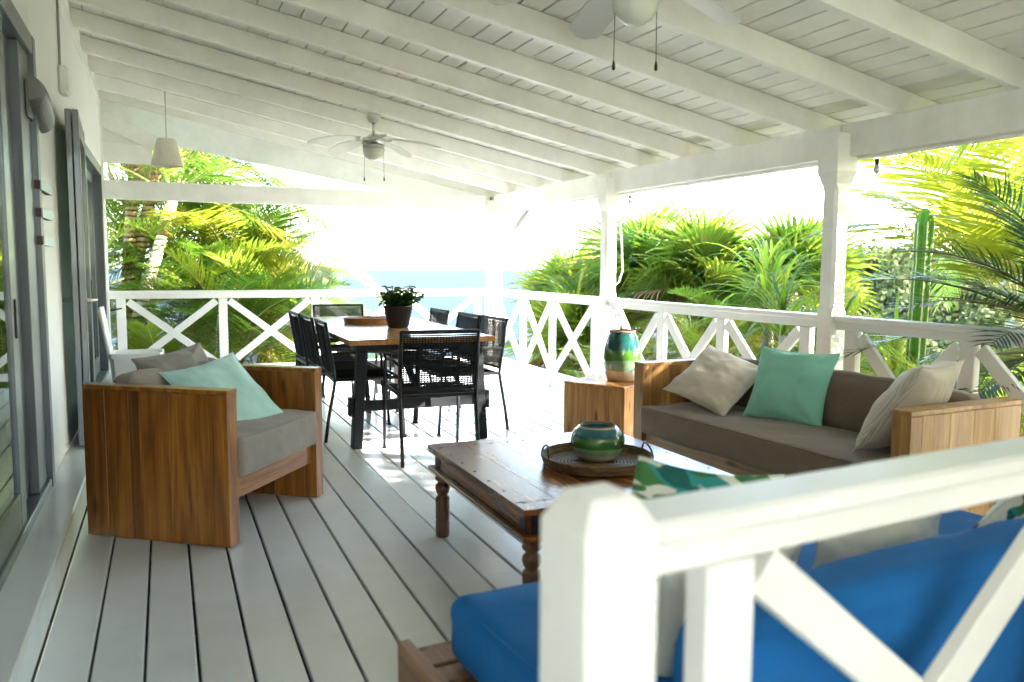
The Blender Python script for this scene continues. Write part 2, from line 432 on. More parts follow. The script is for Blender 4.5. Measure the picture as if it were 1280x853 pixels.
def ringed_trunk(name, c1, c2, c3, sc_=26.0):
    m, nt, b = new_mat(name)
    v, oi = coords(nt, (1, 1, 1), False)
    w = nd(nt, 'ShaderNodeTexWave', wave_type='BANDS', bands_direction='Z', Scale=sc_ / 6.28, Distortion=2.0)
    w.inputs['Detail'].default_value = 3; w.inputs['Detail Scale'].default_value = 3
    nt.links.new(v, w.inputs['Vector'])
    n = nd(nt, 'ShaderNodeTexNoise', Scale=5.0, Detail=6.0)
    nt.links.new(v, n.inputs['Vector'])
    r = ramp(nt, [(0.1, c3), (0.3, c1), (0.9, c2)])
    nt.links.new(w.outputs['Fac'], r.inputs[0])
    r2 = ramp(nt, [(0.3, (0.55, 0.5, 0.45)), (0.65, (1.1, 1.1, 1.1))])
    nt.links.new(n.outputs['Fac'], r2.inputs[0])
    mm = nd(nt, 'ShaderNodeMix', data_type='RGBA', blend_type='MULTIPLY'); mm.inputs['Factor'].default_value = 0.8
    nt.links.new(r.outputs[0], mm.inputs[6]); nt.links.new(r2.outputs[0], mm.inputs[7])
    nt.links.new(mm.outputs[2], b.inputs['Base Color'])
    b.inputs['Roughness'].default_value = 0.8
    bump(nt, b, w.outputs['Fac'], 0.5, 0.01)
    return m
M['trunk_brown'] = ringed_trunk('ringed_trunk_brown', (0.28, 0.19, 0.07), (0.40, 0.30, 0.12), (0.05, 0.028, 0.012))
M['trunk_pale'] = ringed_trunk('ringed_trunk_pale', (0.50, 0.46, 0.30), (0.66, 0.60, 0.42), (0.24, 0.18, 0.09))
M['crownshaft'] = plain('orange_crownshaft', (0.52, 0.33, 0.09), 0.6, 0, 0.4, 6)
M['cactus'] = plain('cactus_skin', (0.045, 0.11, 0.004), 0.7, 0, 0.3, 9, 0.0, 0.15, 0.15)
M['cactus_rib'] = plain('cactus_rib_edge', (0.30, 0.30, 0.13), 0.7, 0, 0.3, 30)

def ground_mat(name, a, b_, c, s=0.6):
    m, nt, b = new_mat(name)
    v, oi = coords(nt, (1, 1, 1), False)
    n = nd(nt, 'ShaderNodeTexNoise', Scale=s, Detail=9.0, Roughness=0.7)
    nt.links.new(v, n.inputs['Vector'])
    r = ramp(nt, [(0.3, a), (0.5, b_), (0.7, c)])
    nt.links.new(n.outputs['Fac'], r.inputs[0])
    nt.links.new(r.outputs[0], b.inputs['Base Color'])
    b.inputs['Roughness'].default_value = 0.95
    bump(nt, b, n.outputs['Fac'], 0.6, 0.1)
    return m
M['ground'] = ground_mat('hillside_soil', (0.18, 0.165, 0.09), (0.30, 0.275, 0.16), (0.40, 0.36, 0.23))
M['scrub'] = ground_mat('hillside_scrub', (0.018, 0.032, 0.012), (0.045, 0.065, 0.02), (0.09, 0.10, 0.035), 0.25)
def sea_mat():
    m, nt, b = new_mat('sea_water')
    v, oi = coords(nt, (0.01, 0.02, 0.01), False)
    n = nd(nt, 'ShaderNodeTexNoise', Scale=1.0, Detail=9.0, Roughness=0.65)
    nt.links.new(v, n.inputs['Vector'])
    b.inputs['Base Color'].default_value = (0.015, 0.024, 0.029, 1)
    b.inputs['Roughness'].default_value = 0.5
    b.inputs['IOR'].default_value = 1.33
    b.inputs['Specular IOR Level'].default_value = 0.03
    bump(nt, b, n.outputs['Fac'], 0.5, 4.0)
    return m
M['sea'] = sea_mat()

# ------------------------------------------------------------------ mesh helpers
class MB:
    def __init__(s):
        s.v = []; s.f = []; s.m = []
    def add(s, verts, faces, mi=0):
        o = len(s.v)
        s.v.extend(verts)
        s.f.extend([tuple(i + o for i in f) for f in faces])
        s.m.extend([mi] * len(faces))
        return s
    def box(s, c, size, rot=None, bev=0.004, mi=0):
        hx, hy, hz = size[0] / 2, size[1] / 2, size[2] / 2
        bv = min(bev, hx * 0.49, hy * 0.49, hz * 0.49)
        vs = []; idx = {}
        for sxx in (-1, 1):
            for syy in (-1, 1):
                for szz in (-1, 1):
                    for a in range(3):
                        p = [sxx * (hx - (bv if a != 0 else 0)), syy * (hy - (bv if a != 1 else 0)), szz * (hz - (bv if a != 2 else 0))]
                        idx[(sxx, syy, szz, a)] = len(vs); vs.append(p)
        fs = []
        def q(*k): fs.append([idx[i] for i in k])
        for g in (-1, 1):
            q((g, -1, -1, 0), (g, 1, -1, 0), (g, 1, 1, 0), (g, -1, 1, 0))
            q((-1, g, -1, 1), (1, g, -1, 1), (1, g, 1, 1), (-1, g, 1, 1))
            q((-1, -1, g, 2), (1, -1, g, 2), (1, 1, g, 2), (-1, 1, g, 2))
        if bv > 0:
            for a_ in (-1, 1):
                for b_ in (-1, 1):
                    q((a_, b_, -1, 0), (a_, b_, 1, 0), (a_, b_, 1, 1), (a_, b_, -1, 1))
                    q((a_, -1, b_, 0), (a_, 1, b_, 0), (a_, 1, b_, 2), (a_, -1, b_, 2))
                    q((-1, a_, b_, 1), (1, a_, b_, 1), (1, a_, b_, 2), (-1, a_, b_, 2))
            for a_ in (-1, 1):
                for b_ in (-1, 1):
                    for c_ in (-1, 1):
                        fs.append([idx[(a_, b_, c_, 0)], idx[(a_, b_, c_, 1)], idx[(a_, b_, c_, 2)]])
        # orient outward
        ff = []
        for f in fs:
            p = [Vector(vs[i]) for i in f]
            n = (p[1] - p[0]).cross(p[2] - p[0])
            cen = sum(p, Vector()) / len(p)
            ff.append(f if n.dot(cen) > 0 else f[::-1])
        mt = (rot or Matrix.Identity(3))
        cc = Vector(c)
        s.add([tuple(mt @ Vector(p) + cc) for p in vs], ff, mi)
        return s
    def beam(s, p0, p1, w, d, up=(0, 0, 1), bev=0.004, mi=0):
        # w across, d along 'up'
        p0 = Vector(p0); p1 = Vector(p1)
        x = (p1 - p0); L = x.length; x.normalize()
        y = Vector(up).cross(x).normalized(); z = x.cross(y)
        return s.box((p0 + p1) / 2, (L, w, d), Matrix((x, y, z)).transposed(), bev, mi)
    def tube(s, pts, r, seg=8, cap=True, mi=0):
        pts = [Vector(p) for p in pts]; n = len(pts)
        rs = r if isinstance(r, (list, tuple)) else [r] * n
        vs = []; fs = []
        up = Vector((0, 0, 1))
        prev = None
        for i, p in enumerate(pts):
            t = (pts[min(i + 1, n - 1)] - pts[max(i - 1, 0)]).normalized()
            if prev is None:
                a = up if abs(t.z) < 0.9 else Vector((1, 0, 0))
                x = t.cross(a).normalized()
            else:
                x = (prev - t * prev.dot(t)).normalized()
            prev = x
            y = t.cross(x)
            for k in range(seg):
                an = 2 * math.pi * k / seg
                vs.append(tuple(p + (x * math.cos(an) + y * math.sin(an)) * rs[i]))
        for i in range(n - 1):
            for k in range(seg):
                k2 = (k + 1) % seg
                fs.append((i * seg + k, i * seg + k2, (i + 1) * seg + k2, (i + 1) * seg + k))
        if cap:
            fs.append(tuple(range(seg))[::-1]); fs.append(tuple((n - 1) * seg + k for k in range(seg)))
        return s.add(vs, fs, mi)
    def lathe(s, prof, c=(0, 0, 0), seg=32, mi=0, closed=False, cap=True):
        vs = []; fs = []
        n = len(prof)
        for r, z in prof:
            for k in range(seg):
                a = 2 * math.pi * k / seg
                vs.append((c[0] + r * math.cos(a), c[1] + r * math.sin(a), c[2] + z))
        for i in range(n - 1):
            for k in range(seg):
                k2 = (k + 1) % seg
                fs.append((i * seg + k, i * seg + k2, (i + 1) * seg + k2, (i + 1) * seg + k))
        if cap and prof[0][0] > 1e-6:
            fs.append(tuple(range(seg))[::-1])
        if closed and prof[-1][0] > 1e-6:
            fs.append(tuple((n - 1) * seg + k for k in range(seg)))
        return s.add(vs, fs, mi)
    def mesh(s, name, mats, smooth=False):
        me = bpy.data.meshes.new(name)
        me.from_pydata([tuple(v) for v in s.v], [], s.f)
        mats = mats if isinstance(mats, (list, tuple)) else [mats]
        for m in mats:
            me.materials.append(m)
        if len(mats) > 1:
            me.polygons.foreach_set('material_index', s.m)
        if smooth:
            me.polygons.foreach_set('use_smooth', [True] * len(me.polygons))
        me.update()
        return me
    def build(s, name, mats, parent=None, smooth=False, loc=None, rot=None):
        o = bpy.data.objects.new(name, s.mesh(name, mats, smooth))
        col.objects.link(o)
        if parent: o.parent = parent
        if loc is not None: o.location = loc
        if rot is not None: o.rotation_euler = rot
        return o

def inst(name, me, parent=None, loc=(0, 0, 0), rot=(0, 0, 0), scale=(1, 1, 1)):
    o = bpy.data.objects.new(name, me)
    col.objects.link(o)
    o.parent = parent
    o.location = loc; o.rotation_euler = rot; o.scale = scale
    return o

def empty(name, loc=(0, 0, 0), rz=0.0, label=None, cat=None, group=None, kind=None):
    o = bpy.data.objects.new(name, None)
    o.empty_display_size = 0.1
    col.objects.link(o)
    o.location = loc; o.rotation_euler = (0, 0, rz)
    tag(o, label, cat, group, kind)
    return o

def tag(o, label=None, cat=None, group=None, kind=None):
    if label: o['label'] = label
    if cat: o['category'] = cat
    if group: o['group'] = group
    if kind: o['kind'] = kind
    return o

def kids(o):
    return [c for c in bpy.data.objects if c.parent == o]

def copy_tree(o, parent=None, index=None):
    c = o.copy(); col.objects.link(c)
    c.parent = parent
    for ch in index.get(o.name, []):
        copy_tree(ch, c, index)
    return c

def tree_index(o):
    idx = {}
    def rec(x):
        idx[x.name] = kids(x)
        for k in idx[x.name]: rec(k)
    rec(o)
    return idx

_bm_cache = {}
def board_mesh(size, mat, bev=0.003, name='board'):
    key = (tuple(round(x, 4) for x in size), mat.name, bev)
    if key not in _bm_cache:
        _bm_cache[key] = MB().box((0, 0, 0), size, None, bev).mesh(name, mat)
    return _bm_cache[key]
def board(name, c, size, mat, parent=None, rot=(0, 0, 0), bev=0.003):
    return inst(name, board_mesh(size, mat, bev, name), parent, c, rot)

def cushion_box(size, r, puff, wr=0.004, n=18, seed=0, wf=5.0, piping=0.0):
    # rounded box cushion with slightly domed faces and wrinkles
    mb = MB(); verts = {}; vs = []; fs = []
    hx, hy, hz = [a / 2 for a in size]
    nz = max(4, n // 3)
    cnt = (n, n, nz)
    def vid(p):
        k = tuple(round(a, 5) for a in p)
        if k not in verts:
            q = Vector((p[0] * hx, p[1] * hy, p[2] * hz))
            cl = Vector((max(-(hx - r), min(hx - r, q.x)), max(-(hy - r), min(hy - r, q.y)), max(-(hz - r), min(hz - r, q.z))))
            d = q - cl
            nn = d.normalized() if d.length > 1e-6 else Vector((0, 0, 1))
            w = cl + nn * min(r, max(d.length, 1e-6)) if d.length > r else q
            fz = (1 - p[0] ** 4) * (1 - p[1] ** 4)
            w.z += puff * fz * p[2]
            w.y += puff * 0.6 * (1 - p[0] ** 4) * (1 - p[2] ** 2) * p[1]
            w.x += puff * 0.6 * (1 - p[1] ** 4) * (1 - p[2] ** 2) * p[0]
            nz_ = noise.noise(Vector((w.x * wf + seed, w.y * wf * 1.6, w.z * wf * 2))) + 0.5 * noise.noise(Vector((w.x * wf * 3 + seed, w.y * wf * 3, w.z * wf * 5)))
            w += nn * nz_ * wr
            verts[k] = len(vs); vs.append(tuple(w))
        return verts[k]
    for ax in range(3):
        a, b = [i for i in range(3) if i != ax]
        na, nb = cnt[a], cnt[b]
        for sg in (-1, 1):
            for i in range(na):
                for j in range(nb):
                    def P(ii, jj):
                        p = [0, 0, 0]; p[ax] = sg
                        # denser near the edges
                        ta = math.sin((ii / na - 0.5) * math.pi); tb = math.sin((jj / nb - 0.5) * math.pi)
                        p[a] = 0.5 * ta + 0.5 * (2 * ii / na - 1); p[b] = 0.5 * tb + 0.5 * (2 * jj / nb - 1)
                        return vid(p)
                    f = [P(i, j), P(i + 1, j), P(i + 1, j + 1), P(i, j + 1)]
                    if (sg > 0) == (ax == 1): f = f[::-1]
                    fs.append(f)
    mb.add(vs, fs)
    return mb

def piping(size, r, parent, mat, offs=0.0):
    hx, hy, hz = size[0] / 2, size[1] / 2, size[2] / 2
    for s in (-1, 1):
        pts = []
        k = r * 0.30
        for cx_, cy_, a0 in ((1, 1, 0), (-1, 1, 90), (-1, -1, 180), (1, -1, 270)):
            for j in range(5):
                a = math.radians(a0 + j * 22.5)
                pts.append(((hx - r) * cx_ + (r - k) * math.cos(a), (hy - r) * cy_ + (r - k) * math.sin(a), s * (hz - k)))
        # subdivide long runs and follow the soft faces
        out = []
        for i in range(len(pts)):
            a = Vector(pts[i]); b = Vector(pts[(i + 1) % len(pts)])
            m_ = max(1, int((b - a).length / 0.03))
            for q in range(m_):
                p = a.lerp(b, q / m_)
                w = noise.noise(Vector((p.x * 6, p.y * 6, s * 2.0))) * 0.003
                out.append((p.x, p.y, p.z + w))
        out.append(out[0])
        MB().tube(out, 0.0042, 6, False).build('piping', mat, parent, True)

def pillow_mb(w, h, t, seed=0, n=32, wr=0.006, slump=0.0):
    # local: x width, y height (up), z thickness
    mb = MB(); vs = []; fs = []
    def pt(i, j, s):
        u = 2 * i / n - 1; v = 2 * j / n - 1
        px = u * w / 2 * (1 - 0.10 * (1 - v * v) * abs(u) ** 3 * 1.0)
        py = v * h / 2 * (1 - 0.10 * (1 - u * u) * abs(v) ** 3 * 1.0)
        e = max(0, (1 - abs(u) ** 2.6)) ** 0.62 * max(0, (1 - abs(v) ** 2.6)) ** 0.62
        z = s * t / 2 * e
        nv = noise.noise(Vector((u * 2.2 + seed, v * 2.2, s * 0.3))) * 1.4 + noise.noise(Vector((u * 6 + seed, v * 4, s))) * 0.6
        # creases radiating from the corners
        for cu in (-1, 1):
            for cv in (-1, 1):
                du, dv = u - cu, v - cv
                rr = math.hypot(du, dv)
                if rr < 1.0:
                    an = math.atan2(dv, du)
                    nv += math.sin(an * 9 + seed * 3) * 0.55 * (1 - rr) * min(1, rr * 5)
        z += s * nv * wr * min(1, e * 3)
        z += slump * (v * v) * 0.5
        return (px, py, z)
    front = {}; back = {}
    for i in range(n + 1):
        for j in range(n + 1):
            front[i, j] = len(vs); vs.append(pt(i, j, 1))
            if i in (0, n) or j in (0, n):
                back[i, j] = front[i, j]
            else:
                back[i, j] = len(vs); vs.append(pt(i, j, -1))
    for i in range(n):
        for j in range(n):
            fs.append((front[i, j], front[i + 1, j], front[i + 1, j + 1], front[i, j + 1]))
            fs.append((back[i, j], back[i, j + 1], back[i + 1, j + 1], back[i + 1, j]))
    mb.add(vs, fs)
    # raised seam along the edge
    ring = []
    for i in range(n): ring.append(pt(i, 0, 1))
    for j in range(n): ring.append(pt(n, j, 1))
    for i in range(n, 0, -1): ring.append(pt(i, n, 1))
    for j in range(n, 0, -1): ring.append(pt(0, j, 1))
    ring.append(ring[0])
    mb.tube(ring, 0.0032, 5, False)
    return mb

def pillow(name, center, w, h, t, xdir, updir, mat, seed, label, cat='pillow', group=None, wr=0.006):
    x = Vector(xdir).normalized()
    u = Vector(updir); u = (u - x * u.dot(x)).normalized()
    z = x.cross(u)
    o = pillow_mb(w, h, t, seed, 32, wr * 1.5).build(name, mat, None, True)
    m = Matrix((x, u, z)).transposed().to_4x4(); m.translation = Vector(center)
    o.matrix_world = m
    tag(o, label, cat, group)
    return o

# ------------------------------------------------------------------ ground, sea
def ground_z(x, y):
    d = max(0.0, y - 11) * 0.42 + max(0.0, x - 7) * 0.16 + max(0.0, -x - 12) * 0.05
    z = -1.9 - d
    if y > 60: z -= (y - 60) * 0.25
    # wooded hill to the right
    g = 27.0 * math.exp(-(((x - 62) / 17.0) ** 2 + ((y - 62) / 24.0) ** 2))
    g2 = 22.0 * math.exp(-(((x - 95) / 26.0) ** 2 + ((y - 50) / 30.0) ** 2))
    z += g + g2
    z += 0.35 * noise.noise(Vector((x * 0.15, y * 0.15, 0))) * min(1, math.hypot(x, y) / 15)
    return max(z, -118.0)

mb = MB(); vs = []; fs = []
ticks = sorted(set([round((t / 40.0) ** 3 * 420, 3) for t in range(-40, 41)] + [t * 6.0 for t in range(-3, 22)]))
n = len(ticks)
for yy in ticks:
    for xx in ticks:
        vs.append((xx, yy, ground_z(xx, yy)))
for j in range(n - 1):
    for i in range(n - 1):
        a = j * n + i
        fs.append((a, a + 1, a + n + 1, a + n))
mb.add(vs, fs)
mb.m = [1 if (vs[f[0]][0] > 20 or vs[f[0]][1] > 22) else 0 for f in fs]
tag(mb.build('ground', [M['ground'], M['scrub']], None, True), kind='structure')
mb = MB(); vs = [(0, 0, -110)]; fs = []
radii = [30, 100, 300, 900, 2500, 6000, 12000, 18600]
for rr in radii:
    for k in range(128):
        a = 2 * math.pi * k / 128
        vs.append((rr * math.cos(a), rr * math.sin(a), -110 ))
for k in range(128):
    fs.append((0, 1 + k, 1 + (k + 1) % 128))
for i in range(len(radii) - 1):
    for k in range(128):
        a = 1 + i * 128
        fs.append((a + k, a + 128 + k, a + 128 + (k + 1) % 128, a + (k + 1) % 128))
mb.add(vs, fs)
tag(mb.build('sea', M['sea']), kind='structure')

# ------------------------------------------------------------------ deck
DX0, PITCH_B, DX1 = -0.418, 0.1606, 3.93
deck = empty('deck_floor', (0, 0, 0), kind='structure')
x = DX0; k = 0
while x < DX1:
    joints = sorted([-4.2, 9.74] + [random.choice([1.9, 3.1, 4.3, 5.5, 6.7, 7.9]) + random.uniform(-0.02, 0.02)])
    for a, b in zip(joints[:-1], joints[1:]):
        L = b - a - 0.003
        w = PITCH_B - 0.0100 + random.uniform(-0.0015, 0.0015)
        board('board', (x + PITCH_B / 2, (a + b) / 2, -0.014 + random.uniform(-0.0012, 0.0008)), (round(w, 3), round(L, 2), 0.028), M['deck'], deck, (0, random.uniform(-0.002, 0.002), 0), 0.004)
    x += PITCH_B; k += 1
DECK_R = x
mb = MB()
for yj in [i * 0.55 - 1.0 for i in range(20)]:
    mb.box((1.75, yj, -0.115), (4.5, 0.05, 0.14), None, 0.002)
mb.box((1.75, 2.8, -0.20), (4.6, 14.0, 0.006), None, 0.0)  # dark sheet standing in for the shade below the board gaps
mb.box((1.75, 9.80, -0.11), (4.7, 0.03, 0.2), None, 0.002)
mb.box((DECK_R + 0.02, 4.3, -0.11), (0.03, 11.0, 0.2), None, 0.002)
o = mb.build('joist_and_shade_sheet', M['hole'], deck); tag(o, kind='structure')
mb = MB()
for px_ in (-0.3, 1.8, 3.8):
    for py_ in (-0.8, 3.0, 6.5, 9.6):
        mb.box((px_, py_, -1.6), (0.14, 0.14, 2.85), None, 0.01)
mb.build('pier', M['white_z'], deck)
# raised step along the wall
step = empty('wall_step', (0, 0, 0), kind='structure')
board('step_top', (-0.497, 4.2, 0.150), (0.160, 10.9, 0.030), M['deck'], step, bev=0.007)
board('riser', (-0.432, 4.2, 0.068), (0.022, 10.9, 0.132), M['deck'], step, bev=0.003)

# ------------------------------------------------------------------ house wall with doors
WX = -0.572
hw = empty('house_wall', (-0.6, 4.2, 0), 0, 'white rendered house wall along the left side of the terrace', 'wall')
def wallbox(name, x0, x1, y0, y1, z0, z1, mat=M['wall'], parent=hw, bev=0.003):
    return MB().box(((x0 + x1) / 2 + 0.6, (y0 + y1) / 2 - 4.2, (z0 + z1) / 2), (x1 - x0, y1 - y0, z1 - z0), None, bev).build(name, mat, parent)
D1A, D1B, D2A, D2B = 2.2, 4.68, 6.62, 9.25
wallbox('wall_face', WX - 0.16, WX, -4.4, D1A, 0.0, 3.40)
wallbox('wall_face', WX - 0.16, WX, D1A, D1B, 2.40, 3.40)
wallbox('wall_face', WX - 0.16, WX, D1B, D2A, 0.0, 3.40)
wallbox('wall_face', WX - 0.16, WX, D2A, D2B, 2.26, 3.40)
wallbox('wall_face', WX - 0.16, WX, D2B, 9.72, 0.0, 3.40)
wallbox('wall_face', WX - 0.16, WX, D1A, D1B, 0.0, 0.15)
wallbox('wall_face', WX - 0.16, WX, D2A, D2B, 0.0, 0.15)
wallbox('corner_board', WX - 0.165, WX + 0.022, 9.62, 9.745, 0.0, 2.95, M['white_z'])
wallbox('wall_plate', WX - 0.002, WX + 0.018, -1.2, 9.60, 2.945, 3.02, M['white_y'])
wallbox('rear_sky_block', 0.35, 3.79, -2.0, -1.88, 0.0, 2.2)  # unseen panel added behind the camera to cut skylight on the near rail
wallbox('side_sun_block', 3.80, 3.92, -4.0, 0.80, 0.0, 2.12)  # unseen screen added at the right to block sun from the near floor
wallbox('end_wall', -4.8, WX - 0.162, 9.56, 9.715, -1.9, 3.4)
room = empty('room', (0, 0, 0), kind='structure')
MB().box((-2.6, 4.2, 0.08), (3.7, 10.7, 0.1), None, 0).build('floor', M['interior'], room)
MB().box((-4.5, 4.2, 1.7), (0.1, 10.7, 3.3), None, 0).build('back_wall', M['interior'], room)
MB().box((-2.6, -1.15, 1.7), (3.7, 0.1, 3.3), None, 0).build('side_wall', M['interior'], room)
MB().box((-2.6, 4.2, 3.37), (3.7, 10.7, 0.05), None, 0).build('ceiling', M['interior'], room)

def sliding_door(name, y0, y1, ztop, label, panes, wide=False):
    t = empty(name, (WX, y0, 0.15), 0, label, 'sliding door', 'grey framed glass doors in the house wall')
    H = ztop - 0.15
    def fr(nm, ya, yb, za, zb, xa, xb, mat=M['metal_grey']):
        return MB().box(((xa + xb) / 2, (ya + yb) / 2 - y0, (za + zb) / 2 - 0.15), (xb - xa, yb - ya, zb - za), None, 0.003).build(nm, mat, t)
    # outer frame, proud of the wall
    fr('jamb', y1 - 0.055, y1 + 0.03, 0.15, ztop + 0.02, -0.10, 0.022)
    fr('jamb', y0 - 0.03, y0 + 0.055, 0.15, ztop + 0.02, -0.10, 0.022)
    fr('head', y0 + 0.056, y1 - 0.056, ztop - 0.07, ztop + 0.02, -0.10, 0.020, M['metal_mid'])
    fr('sill', y0 + 0.056, y1 - 0.056, 0.155, 0.21, -0.10, 0.016, M['metal_mid'])
    if wide:
        fr('jamb_face', y1 - 0.34, y1 - 0.056, 0.212, ztop - 0.071, -0.09, -0.003, M['metal_mid'])
    for i, (ya, yb, xx) in enumerate(panes):
        s = 0.12 if wide else 0.10
        lf = fr('sash', ya, ya + s, 0.212, ztop - 0.072, xx - 0.045, xx, M['metal_mid'])
        fr('sash', yb - s, yb, 0.212, ztop - 0.072, xx - 0.045, xx, M['metal_grey'])
        fr('sash', ya + s, yb - s, ztop - 0.16, ztop - 0.074, xx - 0.044, xx - 0.001, M['metal_mid'])
        fr('sash', ya + s, yb - s, 0.212, 0.36, xx - 0.044, xx - 0.001, M['metal_mid'])
        fr('glass_pane', ya + s, yb - s, 0.36, ztop - 0.16, xx - 0.018, xx - 0.012, M['glass'])
        if i == 0:
            MB().box((xx + 0.004, yb - 0.05 - y0, 0.92), (0.008, 0.022, 0.16), None, 0.002).build('lock', M['black'], t)
    return t
sliding_door('sliding_door', D1A, D1B, 2.37, 'tall grey glass sliding door nearest the camera at the left edge', [(2.60, 3.89, 0.006), (3.80, 4.335, -0.042)], True)
sliding_door('sliding_door', D2A, D2B, 2.24, 'far grey glass door behind the open leaf near the wall corner', [(6.68, 7.95, -0.012), (7.9, 9.19, -0.056)])
mb = MB()
cv = []
for i in range(61):
    yy = 2.3 + i * 0.022
    cv.append((-0.95 + 0.03 * math.sin(i * 0.9), yy))
vs = [(a, b, z_) for (a, b) in cv for z_ in (0.16, 2.6)]
fs = [(2 * i, 2 * i + 2, 2 * i + 3, 2 * i + 1) for i in range(60)]
mb.add(vs, fs)
tag(mb.build('curtain', M['curtain'], None, True), 'pale curtain hanging inside behind the nearest glass door', 'curtain')

lf = empty('open_door_leaf', (WX + 0.004, 6.55, 0.172), 0, 'grey folded door leaf standing open against the white wall, lever handle on it', 'door')
lf.rotation_euler = (0, 0, rad(2.6))
for j, xx in enumerate((0.026, 0.064)):
    MB().box((xx, -0.05 - 0.0, 1.02), (0.034, 0.10, 2.03), None, 0.004).build('stile', M['metal_grey'], lf)
    MB().box((xx, -0.95, 1.02), (0.034, 0.10, 2.03), None, 0.004).build('stile', M['metal_grey'], lf)
    MB().box((xx, -0.5, 1.97), (0.032, 0.80, 0.12), None, 0.003).build('rail', M['metal_grey'], lf)
    MB().box((xx, -0.5, 0.09), (0.032, 0.80, 0.17), None, 0.003).build('rail', M['metal_grey'], lf)
    MB().box((xx, -0.5, 1.04), (0.008, 0.80, 1.73), None, 0.0).build('glass_pane', M['glass'], lf)
mb = MB()
mb.tube([(-0.05, -0.95, 0.90), (0.14, -0.95, 0.90)], 0.011, 10)
mb.tube([(-0.045, -0.95, 0.90), (-0.045, -0.84, 0.90)], 0.009, 10)
mb.tube([(0.135, -0.95, 0.90), (0.135, -0.84, 0.90)], 0.009, 10)
mb.build('handle', M['chrome'], lf, True)

# wall lamp, sensor, three little blocks
o = empty('wall_lamp', (WX, 4.62, 2.07), 0, 'grey half-cylinder bulkhead lamp high on the wall above the blocks', 'wall lamp')
mb = MB()
for i in range(9): pass
prof = []
seg = 16
vs = []; fs = []
N = 10
for i in range(N + 1):
    t = i / N
    yy = -0.13 + t * 0.40; zz = 0.05 - t * 0.10
    r = 0.075 * (1 - 0.25 * (2 * t - 1) ** 4)
    for k in range(seg + 1):
        a = -math.pi / 2 + math.pi * k / seg
        vs.append((0.012 + r * math.cos(a), yy - 0.3 * r * math.sin(a) * 0.3, zz + r * math.sin(a)))
for i in range(N):
    for k in range(seg):
        a = i * (seg + 1) + k
        fs.append((a, a + 1, a + seg + 2, a + seg + 1))
mb.add(vs, fs)
mb.add([vs[k] for k in range(seg + 1)], [tuple(range(seg + 1))])
mb.add([vs[N * (seg + 1) + k] for k in range(seg + 1)], [tuple(range(seg + 1))[::-1]])
mb.build('lamp_body', M['lampgrey'], o, False)
MB().box((0.006, 0.07, 0), (0.012, 0.42, 0.17), None, 0.003).build('back_plate', M['lampgrey'], o)

o = empty('wall_sensor', (WX, 5.95, 2.44), 0, 'small white sensor box on the wall with a cable running up', 'sensor')
mb = MB(); mb.box((0.03, 0, 0), (0.06, 0.16, 0.17), None, 0.025); mb.build('sensor_box', M['plastic'], o)
mb = MB(); mb.tube([(0.012, -0.03, 0.085), (0.012, -0.03, 0.52)], 0.008, 8); mb.build('cable', M['pvc'], o, True)

for i, (zz, lab) in enumerate([(1.680, 'topmost of three small blocks on the wall, red end and pale blue face'),
                               (1.545, 'middle of three small blocks on the wall, red end and pale blue face'),
                               (1.408, 'lowest of three small blocks on the wall, red end and pale blue face')]):
    o = empty('wall_block', (WX, 4.80, zz), 0, lab, 'wall block', 'small blocks fixed to the wall')
    MB().box((0.013, 0.03, 0), (0.026, 0.42, 0.044), None, 0.002).build('block', M['blockred'], o)
    MB().box((0.029, 0.035, 0), (0.006, 0.412, 0.047), None, 0.001).build('face', M['blockpale'], o)

# ------------------------------------------------------------------ roof
RS = 0.195                                     # rise per metre towards the wall
def rbz(x): return 2.165 + RS * (3.8 - x)      # underside of rafters
RH = 0.14                                      # rafter depth
def cz(x): return rbz(x) + RH
roof = empty('terrace_roof', (0, 0, 2.2), 0, 'white painted timber roof over the terrace with exposed rafters and boards', 'roof')
ang = math.atan(RS)
def local(p): return (p[0], p[1], p[2] - 2.2)
rafY = [10.45, 9.745, 9.185, 8.395, 7.689, 6.932, 6.201, 5.549, 4.879, 4.161, 3.465, 2.758, 2.05, 1.35, 0.65, -0.05, -0.75, -1.45, -2.15, -2.85, -3.55]
X0, X1 = WX - 0.1, 4.22
Lr = (X1 - X0) / math.cos(ang)
for yy in rafY[1:]:
    xm = (X0 + X1) / 2
    zc = rbz(xm) + RH / 2
    board('rafter', local((xm, yy, zc)), (round(Lr, 3), 0.052, round(RH * math.cos(ang), 3) - 0.002), M['white_x'], roof, (0, ang, 0), 0.004)
# barge board at the far end
mb = MB(); mb.beam(local((-1.2, 10.45, 2.885 + 0.19)), local((4.24, 10.45, 2.0 + 0.19)), 0.035, 0.38)
mb.build('barge_board', M['white_x'], roof)
xb = X1; bw = 0.1345
while xb > -0.72:
    xm = xb - bw / 2
    board('ceiling_board', local((xm, 2.97, cz(xm) + 0.010 + random.uniform(0, 0.0016))), (bw - 0.0062, 15.0, 0.018), M['white_y'], roof, (0, ang, 0), 0.003)
    xb -= bw
mb = MB()
xm = (X0 + X1) / 2
mb.beam(local((X0 - 0.3, 2.97, cz(X0 - 0.3) + 0.033)), local((X1 + 0.05, 2.97, cz(X1 + 0.05) + 0.033)), 15.1, 0.02)
mb.build('roof_sheet', M['white_y'], roof)
# edge beam on the posts, in three lengths butted at the posts
def beam_piece(y0, y1):
    return MB().box(local((3.86, (y0 + y1) / 2, 2.063)), (0.09, y1 - y0, 0.196), None, 0.005).build('edge_beam', M['white_y'], roof)
beam_piece(6.645, 9.66); beam_piece(3.86, 6.642); beam_piece(0.96, 3.857); beam_piece(-4.4, 0.957)
MB().box(local((3.90, 4.23, 1.955)), (0.05, 10.86, 0.016), None, 0.003).build('beam_lip', M['white_y'], roof)
